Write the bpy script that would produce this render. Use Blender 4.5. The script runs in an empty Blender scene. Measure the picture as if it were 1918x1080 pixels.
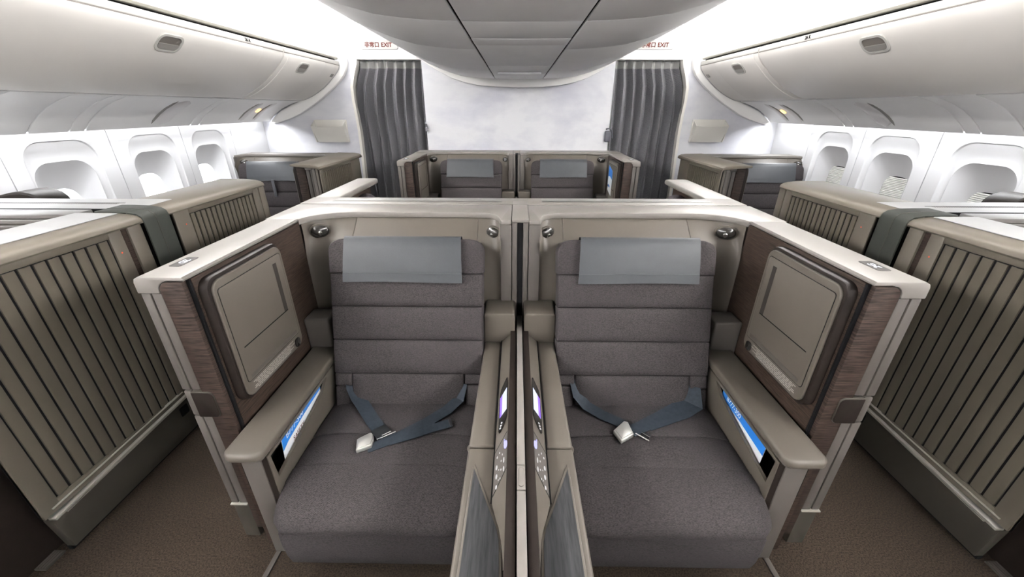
import bpy, bmesh, math, random
from mathutils import Vector, Matrix, noise
random.seed(7)
SC = bpy.context.scene
COL = SC.collection

# ------------------------------------------------------------------ camera
CAM_Z = 1.66
cd = bpy.data.cameras.new('camera'); cam = bpy.data.objects.new('camera', cd); COL.objects.link(cam)
cd.sensor_width = 36.0; cd.lens = 733.0/1918.0*36.0; cd.clip_start = 0.02
p, ps, ro = math.radians(24.7), math.radians(0.64), math.radians(0.12)
Fv = Vector((-math.sin(ps)*math.cos(p), math.cos(ps)*math.cos(p), -math.sin(p)))
Rv = Vector((math.cos(ps), math.sin(ps), 0)); Uv = Rv.cross(Fv)
R2 = Rv*math.cos(ro)+Uv*math.sin(ro); U2 = -Rv*math.sin(ro)+Uv*math.cos(ro)
M = Matrix((R2, U2, -Fv)).transposed().to_4x4(); M.translation = (-.018, 0, CAM_Z)
cam.matrix_world = M
SC.camera = cam
# ------------------------------------------------------------------ world, lights, exposure
w = bpy.data.worlds.new('world'); SC.world = w; w.use_nodes = True
w.node_tree.nodes['Background'].inputs[0].default_value = (.9, .93, 1, 1)
w.node_tree.nodes['Background'].inputs[1].default_value = .05
SC.view_settings.view_transform = 'Standard'
try: SC.view_settings.look = 'None'
except Exception: pass
SC.view_settings.gamma = 1; SC.view_settings.use_curve_mapping = False
SC.view_settings.exposure = 1.26

def area(name, loc, rot, sx, sy, power, col=(1, 1, 1)):
    l = bpy.data.lights.new(name, 'AREA'); l.shape = 'RECTANGLE'; l.size = sx; l.size_y = sy
    l.energy = power; l.color = col
    o = bpy.data.objects.new(name, l); COL.objects.link(o); o.location = loc; o.rotation_euler = rot
    return o
WARM = (1, .982, .955); COOL = (.96, .975, 1)
YC, YL = .34, 8.68   # the lamp rows run on through the cabin behind the viewer
for s in (-1, 1):
    # cove lamps: one row on the overhead bin rail shining up, one behind the edge of the centre ceiling shining outward
    area('cove_lamp', (s*2.05, YC, 2.20), (math.radians(180), math.radians(s*25), 0), .05, YL, 345, WARM)
    o = area('cove_lamp', (0, 0, 0), (0, 0, 0), .02, YL, 30, WARM)
    yd = Vector((0, 1, -.012)).normalized(); zd = Vector((-s, 0, 0)); xd = yd.cross(zd)
    o.matrix_world = Matrix((xd, yd, zd)).transposed().to_4x4(); o.matrix_world.translation = (s*1.045, YC, 2.225+.012*(4.9-YC))
    # sidewall wash lamps behind the lip of the reading light panels
    area('sidewall_lamp', (s*2.935, .45, 1.538), (0, math.radians(s*50), 0), .024, 8.9, 44, COOL)

# ------------------------------------------------------------------ materials
def mat(name, col, rough=.5, var=0.0, vscale=8, bump=0.0, bscale=400, metal=0.0, stretch=(1, 1, 1), col2=None, emit=0, emitcol=None, spec=.28, coat=0):
    m = bpy.data.materials.new(name); m.use_nodes = True
    nt = m.node_tree; b = nt.nodes['Principled BSDF']
    b.inputs['Base Color'].default_value = (*col, 1); b.inputs['Roughness'].default_value = rough
    b.inputs['Metallic'].default_value = metal; b.inputs['Specular IOR Level'].default_value = spec
    b.inputs['Coat Weight'].default_value = coat
    tc = nt.nodes.new('ShaderNodeTexCoord'); mp = nt.nodes.new('ShaderNodeMapping')
    mp.inputs['Scale'].default_value = stretch
    nt.links.new(tc.outputs['Object'], mp.inputs['Vector'])
    if col2 is None and var > 0: col2 = tuple(c*(1-var) for c in col)
    if col2 is not None:
        n = nt.nodes.new('ShaderNodeTexNoise'); n.inputs['Scale'].default_value = vscale
        n.inputs['Detail'].default_value = 6; n.inputs['Roughness'].default_value = .6
        r = nt.nodes.new('ShaderNodeValToRGB')
        r.color_ramp.elements[0].position = .35; r.color_ramp.elements[1].position = .65
        r.color_ramp.elements[0].color = (*col2, 1); r.color_ramp.elements[1].color = (*col, 1)
        nt.links.new(mp.outputs[0], n.inputs['Vector']); nt.links.new(n.outputs[0], r.inputs[0])
        nt.links.new(r.outputs[0], b.inputs['Base Color'])
    if bump > 0:
        n2 = nt.nodes.new('ShaderNodeTexNoise'); n2.inputs['Scale'].default_value = bscale
        n2.inputs['Detail'].default_value = 2
        bp = nt.nodes.new('ShaderNodeBump'); bp.inputs['Strength'].default_value = bump; bp.inputs['Distance'].default_value = .001
        nt.links.new(mp.outputs[0], n2.inputs['Vector']); nt.links.new(n2.outputs[0], bp.inputs['Height'])
        nt.links.new(bp.outputs[0], b.inputs['Normal'])
    if emit:
        b.inputs['Emission Color'].default_value = (*(emitcol or col), 1); b.inputs['Emission Strength'].default_value = emit
    return m

def fabric(name, c1, c2, scale=900):
    """woven cloth: two thread waves plus speckle"""
    m = bpy.data.materials.new(name); m.use_nodes = True
    nt = m.node_tree; b = nt.nodes['Principled BSDF']; b.inputs['Roughness'].default_value = .95
    b.inputs['Specular IOR Level'].default_value = .15; b.inputs['Sheen Weight'].default_value = 0
    tc = nt.nodes.new('ShaderNodeTexCoord')
    n = nt.nodes.new('ShaderNodeTexNoise'); n.inputs['Scale'].default_value = scale*.42; n.inputs['Detail'].default_value = 3
    mp = nt.nodes.new('ShaderNodeMapping'); mp.inputs['Scale'].default_value = (.45, 1, 1)
    wv = nt.nodes.new('ShaderNodeTexWave'); wv.bands_direction = 'DIAGONAL'; wv.inputs['Scale'].default_value = scale*.12; wv.inputs['Distortion'].default_value = 1.5
    mx = nt.nodes.new('ShaderNodeMath'); mx.operation = 'MULTIPLY_ADD'; mx.inputs[1].default_value = .25
    r = nt.nodes.new('ShaderNodeValToRGB'); r.color_ramp.elements[0].position = .38; r.color_ramp.elements[1].position = .78
    r.color_ramp.elements[0].color = (*c2, 1); r.color_ramp.elements[1].color = (*c1, 1)
    nt.links.new(tc.outputs['Object'], mp.inputs[0]); nt.links.new(mp.outputs[0], n.inputs['Vector']); nt.links.new(tc.outputs['Object'], wv.inputs['Vector'])
    nt.links.new(wv.outputs[1], mx.inputs[0]); nt.links.new(n.outputs[0], mx.inputs[2])
    nt.links.new(mx.outputs[0], r.inputs[0]); nt.links.new(r.outputs[0], b.inputs['Base Color'])
    bp = nt.nodes.new('ShaderNodeBump'); bp.inputs['Strength'].default_value = .35; bp.inputs['Distance'].default_value = .001
    nt.links.new(mx.outputs[0], bp.inputs['Height']); nt.links.new(bp.outputs[0], b.inputs['Normal'])
    return m

def wood(name, c1, c2, axis_stretch):
    return mat(name, c1, .5, vscale=9, stretch=axis_stretch, col2=c2, bump=.10, bscale=14, spec=.10)

PLASTIC = mat('beige_plastic', (.066, .057, .0465), .45, .05, 5, .25, 900)
CAPMAT = mat('lit_beige_cap_plastic', (.130, .119, .108), .42, .03, 5, .15, 900)  # same paint as the shell, light from above put into the colour
MAUVE = mat('taupe_plastic', (.060, .053, .047), .5, .05, 5, .25, 900)
DOORMAT = mat('olive_beige_panel', (.085, .074, .058), .42, .06, 4, .2, 700)
SLATMAT = mat('olive_slat', (.078, .068, .052), .38, .10, 6, .2, 700)
KICK = mat('dark_olive_panel', (.036, .032, .026), .4, .1, 6, .2, 500)
WOOD = wood('dark_walnut_laminate', (.040, .027, .0205), (.0095, .006, .0047), (1, 1.6, 34))
WOOD2 = wood('walnut_end_laminate', (.040, .0275, .0225), (.0095, .0062, .0052), (1.6, 1.6, 26))
DARKWOOD = mat('dark_brown_laminate', (.012, .0085, .007), .55, .2, 30, .2, 500, spec=.12)
BLACK = mat('black_gap', (.006, .006, .0065), .7, spec=.05)
CLOTH = fabric('taupe_woven_cloth', (.043, .0372, .0378), (.0105, .0090, .0095))
CLOTH2 = fabric('mauve_woven_cloth', (.07, .06, .066), (.034, .029, .033), 600)
LEATHER = mat('grey_leather', (.031, .0335, .0365), .42, .08, 20, .5, 350)
BELT = mat('navy_webbing', (.020, .026, .034), .65, .3, 60, .4, 900, spec=.15)
CHROME = mat('satin_chrome', (.78, .77, .74), .25, metal=1.0)
BUCKLE = mat('satin_silver', (.75, .74, .70), .35, metal=.7)
ALU = mat('brushed_rail', (.55, .53, .48), .35, metal=.6)
LAMPDARK = mat('smoked_lamp_shell', (.022, .020, .018), .16, metal=.15, spec=.5)
SLATE = mat('grey_grain_laminate', (.034, .034, .0355), .5, vscale=14, stretch=(9, .6, 9), col2=(.016, .016, .017), bump=.15, bscale=40, spec=.15)
WHITE = mat('white_sidewall', (.64, .64, .65), .5)
BINMAT = mat('warm_white_bin', (.76, .735, .70), .45, .03, 3, .15, 700)
LIPMAT = mat('white_bin_lip', (.50, .49, .465), .45, spec=.1)
PSUMAT = mat('grey_white_panel', (.88, .875, .87), .5, .03, 3, .15, 700)
CEIL = mat('grey_ceiling_panel', (.90, .90, .90), .5, .03, 3, .1, 700)
TRIMW = mat('white_trim', (.82, .81, .79), .45)
CURT = fabric('grey_curtain_cloth', (.115, .113, .12), (.05, .05, .056), 500)
CURT2 = mat('grey_curtain_heading', (.17, .17, .165), .9)
STRAP = mat('grey_green_cover', (.030, .0325, .0275), .6, .12, 8, .3, 300, spec=.2)
SILVER = mat('pale_grey_ledge', (.15, .145, .14), .4, .05, 8)
CREAMW = mat('ivory_plastic', (.70, .68, .63), .5)
RAILM = mat('cream_rail', (.40, .385, .34), .5)
SCREENGLOW = mat('lit_screen', (.12, .12, .16), .3, emit=.42, emitcol=(.66, .74, 1))
SCREENVIOLET = mat('violet_screen_bar', (.04, .02, .12), .3, emit=.5, emitcol=(.26, .14, .85))
ICONGLOW = mat('lit_icon_blue', (.06, .06, .14), .3, emit=.55, emitcol=(.42, .42, 1))
ICONWHITE = mat('lit_icon_white', (.14, .135, .13), .3, emit=.18, emitcol=(.9, .92, 1))
NUMGLOW = mat('lit_seat_number', (.25, .26, .3), .3, emit=.5, emitcol=(.85, .9, 1))
AMBER = mat('amber_lamp', (1, .6, .2), .3, emit=1.3, emitcol=(1, .55, .15))
SIGNM = mat('sign_plate', (.36, .36, .35), .6, spec=.05)
RED = mat('red_lettering', (.075, .014, .009), .8, spec=0)
INK = mat('dark_lettering', (.012, .012, .012), .8, spec=0)
PALEINK = mat('pale_lettering', (.30, .28, .26), .6, spec=.1)
BLUE = mat('blue_card_print', (.02, .16, .52), .4, .1, 20)
CARDW = mat('white_card', (.78, .80, .82), .45)
PANE = mat('daylit_window_shade', (.9, .93, .96), .5, emit=1.6, emitcol=(.95, .97, 1))
SHADE = mat('ribbed_window_shade', (.72, .72, .69), .5)
NUMPLATE = mat('smoked_plate', (.022, .019, .017), .45, spec=.1)
CARPET = mat('dark_brown_carpet', (.040, .029, .0205), .98, vscale=170, col2=(.010, .0075, .0065), bump=.9, bscale=420, spec=.1)
ORANGE = mat('red_dot', (.6, .08, .03), .5)
GLASSY = mat('frosted_light_cover', (.72, .70, .70), .3)

def cloud_mat():
    m = bpy.data.materials.new('cloud_print_wall'); m.use_nodes = True
    nt = m.node_tree; b = nt.nodes['Principled BSDF']; b.inputs['Roughness'].default_value = .55
    tc = nt.nodes.new('ShaderNodeTexCoord'); mp = nt.nodes.new('ShaderNodeMapping'); mp.inputs['Scale'].default_value = (1.0, 1, 1.9)
    n = nt.nodes.new('ShaderNodeTexNoise'); n.inputs['Scale'].default_value = 1.25; n.inputs['Detail'].default_value = 7; n.inputs['Roughness'].default_value = .58
    n.inputs['Distortion'].default_value = .25
    r = nt.nodes.new('ShaderNodeValToRGB'); e = r.color_ramp.elements
    e[0].position = .38; e[0].color = (.48, .485, .54, 1); e[1].position = .56; e[1].color = (.62, .622, .645, 1)
    nt.links.new(tc.outputs['Object'], mp.inputs[0]); nt.links.new(mp.outputs[0], n.inputs['Vector'])
    nt.links.new(n.outputs[0], r.inputs[0]); nt.links.new(r.outputs[0], b.inputs['Base Color'])
    return m
CLOUD = cloud_mat()

# ------------------------------------------------------------------ mesh helpers
IDENT = lambda x, y, z: (x, y, z)
CUR = [IDENT]
def wloc(o):
    v = Vector((0, 0, 0))
    while o is not None: v += o.location; o = o.parent
    return v
def part(name, bm, m, parent=None, ang=35, label=None, loc=None):
    """links one mesh object; bmesh coordinates are cabin coordinates run through the current mapping"""
    f = CUR[0]
    base = wloc(parent) if parent else Vector(loc or (0, 0, 0))
    for v in bm.verts: v.co = Vector(f(*v.co)) - base
    bmesh.ops.recalc_face_normals(bm, faces=bm.faces)
    me = bpy.data.meshes.new(name); bm.to_mesh(me); bm.free()
    me.materials.append(m)
    for q in me.polygons: q.use_smooth = True
    me.set_sharp_from_angle(angle=math.radians(ang))
    o = bpy.data.objects.new(name, me); COL.objects.link(o)
    if parent: o.parent = parent
    else: o.location = base
    if label: o['label'] = label
    return o
def thing(name, label, cat, loc, group=None, kind=None):
    o = bpy.data.objects.new(name, None); COL.objects.link(o); o.empty_display_size = .1
    o.location = CUR[0](*loc)
    if label: o['label'] = label
    if cat: o['category'] = cat
    if group: o['group'] = group
    if kind: o['kind'] = kind
    return o
def tag(o, label=None, cat=None, group=None, kind=None):
    for k, v in (('label', label), ('category', cat), ('group', group), ('kind', kind)):
        if v: o[k] = v
    return o
def merge(bm, t, bev=0, seg=2, limit=30):
    if bev > 0:
        ed = [e for e in t.edges if len(e.link_faces) == 2 and e.calc_face_angle(0) > math.radians(limit)]
        bmesh.ops.bevel(t, geom=ed, offset=bev, segments=seg, profile=.5, affect='EDGES', clamp_overlap=True)
    me = bpy.data.meshes.new('t'); t.to_mesh(me); t.free(); bm.from_mesh(me); bpy.data.meshes.remove(me)
def NB(): return bmesh.new()
def box(bm, x0, x1, y0, y1, z0, z1, b=0, seg=2):
    t = NB(); v = [t.verts.new((x, y, z)) for x in (x0, x1) for y in (y0, y1) for z in (z0, z1)]
    for q in ((0, 1, 3, 2), (4, 6, 7, 5), (0, 4, 5, 1), (2, 3, 7, 6), (0, 2, 6, 4), (1, 5, 7, 3)): t.faces.new([v[i] for i in q])
    bmesh.ops.recalc_face_normals(t, faces=t.faces); merge(bm, t, b, seg)
    return bm
def prism(bm, pts, axis, a0, a1, b=0, seg=2, limit=30, fn=None):
    t = NB()
    def P(u, v, a): return {'x': (a, u, v), 'y': (u, a, v), 'z': (u, v, a)}[axis]
    lo = [t.verts.new(P(u, v, a0)) for u, v in pts]; hi = [t.verts.new(P(u, v, a1)) for u, v in pts]
    n = len(pts); t.faces.new(lo); t.faces.new(hi[::-1])
    for i in range(n): t.faces.new((lo[i], hi[i], hi[(i+1) % n], lo[(i+1) % n]))
    bmesh.ops.recalc_face_normals(t, faces=t.faces)
    if b > 0:
        ed = [e for e in t.edges if e.calc_face_angle(0) > math.radians(limit)]
        bmesh.ops.bevel(t, geom=ed, offset=b, segments=seg, profile=.5, affect='EDGES', clamp_overlap=True)
    if fn:
        for v in t.verts: v.co = Vector(fn(*v.co))
    merge(bm, t); return bm
def rr(a0, a1, b0, b1, r, n=5, corners=(1, 1, 1, 1)):
    """rounded rectangle; corners order: (a0,b0),(a1,b0),(a1,b1),(a0,b1)"""
    out = []
    for k, (cx, cy, st) in enumerate(((a0, b0, 180), (a1, b0, 270), (a1, b1, 0), (a0, b1, 90))):
        sx = 1 if cx == a0 else -1; sy = 1 if cy == b0 else -1
        if not corners[k]: out.append((cx, cy)); continue
        for i in range(n+1):
            a = math.radians(st+90*i/n); out.append((cx+sx*r+r*math.cos(a), cy+sy*r+r*math.sin(a)))
    return out
def loft(bm, rings, cap0=False, cap1=False, closed=True):
    vs = [[bm.verts.new(c) for c in r] for r in rings]; n = len(rings[0])
    for a, b in zip(vs, vs[1:]):
        for i in range(n if closed else n-1): bm.faces.new((a[i], a[(i+1) % n], b[(i+1) % n], b[i]))
    if cap0: bm.faces.new(vs[0][::-1])
    if cap1: bm.faces.new(vs[-1])
    return bm
def sheet(bm, grid, th, direction):
    """grid[i][j] points -> closed slab of thickness th along direction (vector or function)"""
    d = Vector(direction)*th
    A = [[bm.verts.new(Vector(c)) for c in r] for r in grid]; B = [[bm.verts.new(Vector(c)+d) for c in r] for r in grid]
    ni, nj = len(grid), len(grid[0])
    for i in range(ni-1):
        for j in range(nj-1):
            bm.faces.new((A[i][j], A[i+1][j], A[i+1][j+1], A[i][j+1])); bm.faces.new((B[i][j], B[i][j+1], B[i+1][j+1], B[i+1][j]))
    for i in range(ni-1):
        bm.faces.new((A[i][0], B[i][0], B[i+1][0], A[i+1][0])); bm.faces.new((A[i][-1], A[i+1][-1], B[i+1][-1], B[i][-1]))
    for j in range(nj-1):
        bm.faces.new((A[0][j], A[0][j+1], B[0][j+1], B[0][j])); bm.faces.new((A[-1][j], B[-1][j], B[-1][j+1], A[-1][j+1]))
    return bm
def tube(bm, pts, r, n=8):
    pts = [Vector(q) for q in pts]; rings = []
    for i, c in enumerate(pts):
        d = (pts[min(i+1, len(pts)-1)]-pts[max(i-1, 0)]).normalized()
        a = d.orthogonal().normalized() if i == 0 else (rings_a - d*rings_a.dot(d)).normalized()
        rings_a = a; b2 = d.cross(a)
        rings.append([c+(a*math.cos(2*math.pi*k/n)+b2*math.sin(2*math.pi*k/n))*r for k in range(n)])
    return loft(bm, rings, True, True)
def ball(bm, c, rx, ry, rz, n=16):
    t = NB(); bmesh.ops.create_uvsphere(t, u_segments=n, v_segments=n//2, radius=1)
    for v in t.verts: v.co = Vector((c[0]+v.co.x*rx, c[1]+v.co.y*ry, c[2]+v.co.z*rz))
    merge(bm, t); return bm
def disc(bm, c, nrm, r, h, n=20, r2=None):
    """short cylinder / cone starting at c going along nrm by h"""
    nrm = Vector(nrm).normalized(); a = nrm.orthogonal().normalized(); b = nrm.cross(a); c = Vector(c); r2 = r if r2 is None else r2
    ring = lambda q, rad: [q+(a*math.cos(2*math.pi*k/n)+b*math.sin(2*math.pi*k/n))*rad for k in range(n)]
    return loft(bm, [ring(c, r), ring(c+nrm*h, r2)], True, True)
def ribbon(bm, pts, width, th, side=None):
    """flat strap along pts with thickness upward"""
    pts = [Vector(q) for q in pts]; rings = []
    for i, c in enumerate(pts):
        d = (pts[min(i+1, len(pts)-1)]-pts[max(i-1, 0)]).normalized()
        s = Vector((d.y, -d.x, 0)).normalized() if side is None else Vector(side[i]).normalized()
        u = s.cross(d).normalized()
        if u.z < 0: u = -u
        wd = width[i] if isinstance(width, (list, tuple)) else width
        rings.append([c-s*wd/2, c+s*wd/2, c+s*wd/2+u*th, c-s*wd/2+u*th])
    return loft(bm, rings, True, True)
def text_mesh(name, body, size, m, origin, right, up, parent, depth=.0006, align='CENTER', bold=0.0):
    """flat lettering as a mesh; origin/right/up are in final cabin coordinates"""
    c = bpy.data.curves.new(name, 'FONT'); c.body = body; c.size = size; c.align_x = align; c.align_y = 'CENTER'; c.extrude = depth; c.resolution_u = 3; c.offset = bold
    o = bpy.data.objects.new(name, c); COL.objects.link(o)
    dg = bpy.context.evaluated_depsgraph_get(); me = bpy.data.meshes.new_from_object(o.evaluated_get(dg))
    bpy.data.objects.remove(o); bpy.data.curves.remove(c)
    r, u = Vector(right).normalized(), Vector(up).normalized(); n = r.cross(u); base = wloc(parent) if parent else Vector(origin)
    for v in me.vertices: v.co = Vector(origin)+r*v.co.x+u*v.co.y+n*v.co.z-base
    me.name = name; me.materials.clear(); me.materials.append(m)
    q = bpy.data.objects.new(name, me); COL.objects.link(q)
    if parent: q.parent = parent
    else: q.location = base
    return q
def copy_tree(o, off=None, parent=None):
    c = o.copy(); COL.objects.link(c)
    if parent: c.parent = parent
    if off: c.location = o.location+Vector(off)
    for ch in KIDS.get(o.name, []): copy_tree(ch, None, c)
    return c
KIDS = {}
def index_kids():
    KIDS.clear()
    for o in COL.objects:
        if o.parent: KIDS.setdefault(o.parent.name, []).append(o)

# =================================================================== SETTING
bm = NB(); box(bm, -3.2, 3.2, -4.0, 6.6, -.05, 0); f = part('floor', bm, CARPET); tag(f, 'dark brown speckled carpet of the aisles', kind='structure')

# ---- centre ceiling belly
BELLY = [(-1.066, 2.143), (-.98, 2.097), (-.88, 2.057), (-.75, 2.012), (-.62, 1.980), (-.5, 1.966), (-.38, 1.958), (-.243, 1.954), (0, 1.952)]
BELLY = BELLY+[(-x, z) for x, z in BELLY[-2::-1]]
def belly_z(x):
    for (xa, za), (xb, zb) in zip(BELLY, BELLY[1:]):
        if xa <= x <= xb: return za+(zb-za)*(x-xa)/(xb-xa)
    return BELLY[0][1]
def rise(y): return .012*(4.9-y)
def ceil_panel(x0, x1, y0, y1, parent, drop=0.0):
    xs = [x0]+[x for x, z in BELLY if x0+.01 < x < x1-.01]+[x1]
    bm = NB(); ys = [y0+(y1-y0)*k/2 for k in range(3)]
    prof = [(x, belly_z(x)) for x in xs]; pts = prof+[(x, z+.012) for x, z in prof[::-1]]
    prism(bm, pts, 'y', y0, y1, .004, 2, 40, fn=lambda x, y, z: (x, y, z+rise(y)-drop))
    return part('ceiling_panel', bm, CEIL, parent)
ceil = thing('ceiling', 'curved grey centre ceiling between two glowing light coves', None, (0, 2.5, 2.0), kind='structure')
bm = NB(); prof = [(x, z+.02) for x, z in BELLY]; pts = prof+[(1.075, 2.211), (1.066, 2.211), (1.05, 2.19), (-1.05, 2.19), (-1.066, 2.211), (-1.075, 2.211)]
prism(bm, pts, 'y', -4.0, 4.87, fn=lambda x, y, z: (x, y, z+rise(y))); part('ceiling_backing', bm, BLACK, ceil)
for sx in (-1, 1):
    for y0, y1 in ((-.6, 1.1), (1.106, 1.948), (1.954, 2.736), (2.742, 4.037), (4.043, 4.86)):
        a, b = (.268, 1.066) if sx > 0 else (-1.066, -.268)
        ceil_panel(a, b, y0, y1, ceil)
for y0, y1, d in ((-.6, 1.1, 0), (1.106, 1.948, 0), (1.953, 2.35, 0), (2.354, 2.555, .002), (2.56, 3.60, 0), (3.605, 4.26, .001), (4.265, 4.815, .002), (4.82, 4.86, 0)):
    ceil_panel(-.257, .257, y0, y1, ceil, d)
bm = NB(); prism(bm, rr(-.20, .20, 4.05, 4.22, .03), 'z', 1.943, 1.96, .004); part('ceiling_light_cover', bm, CEIL, ceil)
# cove skins above the bins
for sx in (-1, 1):
    arc = [(2.62, 2.16), (2.30, 2.20), (2.12, 2.27), (1.98, 2.38), (1.8, 2.47), (1.55, 2.53), (1.2, 2.55), (.8, 2.55), (0, 2.55)]
    outer = [(x+.02, z+.03) for x, z in arc[::-1]]
    bm = NB(); prism(bm, [(sx*x, z) for x, z in arc+outer], 'y', -4.0, 5.0); part('cove_panel', bm, WHITE, ceil)
    bm = NB()  # thin seam strip along the cove, with small end brackets
    box(bm, sx*1.62-.004, sx*1.62+.004, .5, 4.95, 2.50, 2.512); part('cove_seam', bm, TRIMW, ceil)

# ---- back bulkhead with cloud print
wb = thing('wall_back', 'white bulkhead printed with pale lilac clouds', None, (0, 5.03, 0), kind='structure')
bm = NB(); box(bm, -1.09, 1.07, 5.0, 5.06, 0, 2.56); part('centre_panel', bm, CLOUD, wb)
JAMB = [(1.83, 2.17), (1.845, 2.10), (1.885, 2.0), (1.92, 1.88), (1.925, 1.75), (1.915, 1.6), (1.91, 1.4), (1.915, 1.2), (1.925, .9), (1.93, .4), (1.93, 0)]
for sx in (-1, 1):
    bm = NB(); prism(bm, [(sx*x, z) for x, z in JAMB]+[(sx*3.25, 0), (sx*3.25, 2.17)], 'y', 5.0, 5.06); part('side_panel', bm, CLOUD, wb)
    bm = NB(); box(bm, min(sx*1.05, sx*3.2), max(sx*1.05, sx*3.2), 5.0, 5.06, 2.17, 2.6); part('door_header', bm, WHITE, wb)
    bm = NB(); ins = [(sx*x-sx*.03, z) for x, z in JAMB]; prism(bm, [(sx*x, z) for x, z in JAMB]+ins[::-1], 'y', 4.985, 5.09); part('door_jamb', bm, CREAMW, wb)
    bm = NB(); box(bm, min(sx*1.08, sx*1.84), max(sx*1.08, sx*1.84), 4.992, 5.02, 2.150, 2.168, .003); part('header_strip', bm, TRIMW, wb)
# vestibule behind the curtains
bm = NB(); box(bm, -3.2, 3.2, 6.3, 6.35, 0, 2.6); part('galley_wall', bm, CREAMW, wb)
# trim below the belly end
bm = NB(); low = [(-1.066, 2.138), (-.98, 2.082), (-.88, 2.028), (-.75, 1.965), (-.62, 1.925), (-.45, 1.893), (-.243, 1.878), (0, 1.873)]
low = low+[(-x, z) for x, z in low[-2::-1]]
prism(bm, [(x, z+.02) for x, z in BELLY]+low[::-1], 'y', 4.875, 5.0, .006); t = part('trim_1', bm, TRIMW); tag(t, 'white arched trim where centre ceiling meets bulkhead', kind='structure')
# wall behind the camera side of the cabin (far forward end)
bm = NB(); box(bm, -3.2, 3.2, -4.06, -4.0, 0, 2.6); t = part('wall_front', bm, WHITE); tag(t, 'plain cabin wall behind the viewer', kind='structure')

BINP = [(1.987, 2.085), (1.996, 2.055), (2.025, 2.018), (2.066, 1.978), (2.13, 1.920), (2.197, 1.869), (2.262, 1.826), (2.333, 1.788), (2.40, 1.758), (2.45, 1.742), (2.497, 1.738)]
# ---- side walls, windows
def window_ring(yc, hw, z0, z1, r, x, n=8):
    pts = rr(yc-hw, yc+hw, z0, z1, r, n)
    return [(x, y, z) for y, z in pts]
def rect_ring(y0, y1, z0, z1, ref, x):
    """project each point of ring ref outward onto the rectangle border"""
    yc = (y0+y1)/2; out = []; zc = (ref[0][2]+max(c[2] for c in ref))/2
    ys = [c[1] for c in ref]; zs = [c[2] for c in ref]
    hy = (max(ys)-min(ys))/2; hz = (max(zs)-min(zs))/2; yr = (max(ys)+min(ys))/2; zr = (max(zs)+min(zs))/2
    for _, y, z in ref:
        u, v = (y-yr)/hy, (z-zr)/hz; k = max(abs(u), abs(v)); u, v = u/k, v/k
        yy = yr+u*((y1-yr) if u > 0 else (yr-y0)); zz = zr+v*((z1-zr) if v > 0 else (zr-z0))
        out.append((x, yy, zz))
    return out
WX = 3.03
wins = {-1: (2.02, 2.69, 3.40, 4.05), 1: (2.05, 2.69, 3.39, 4.04)}
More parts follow.
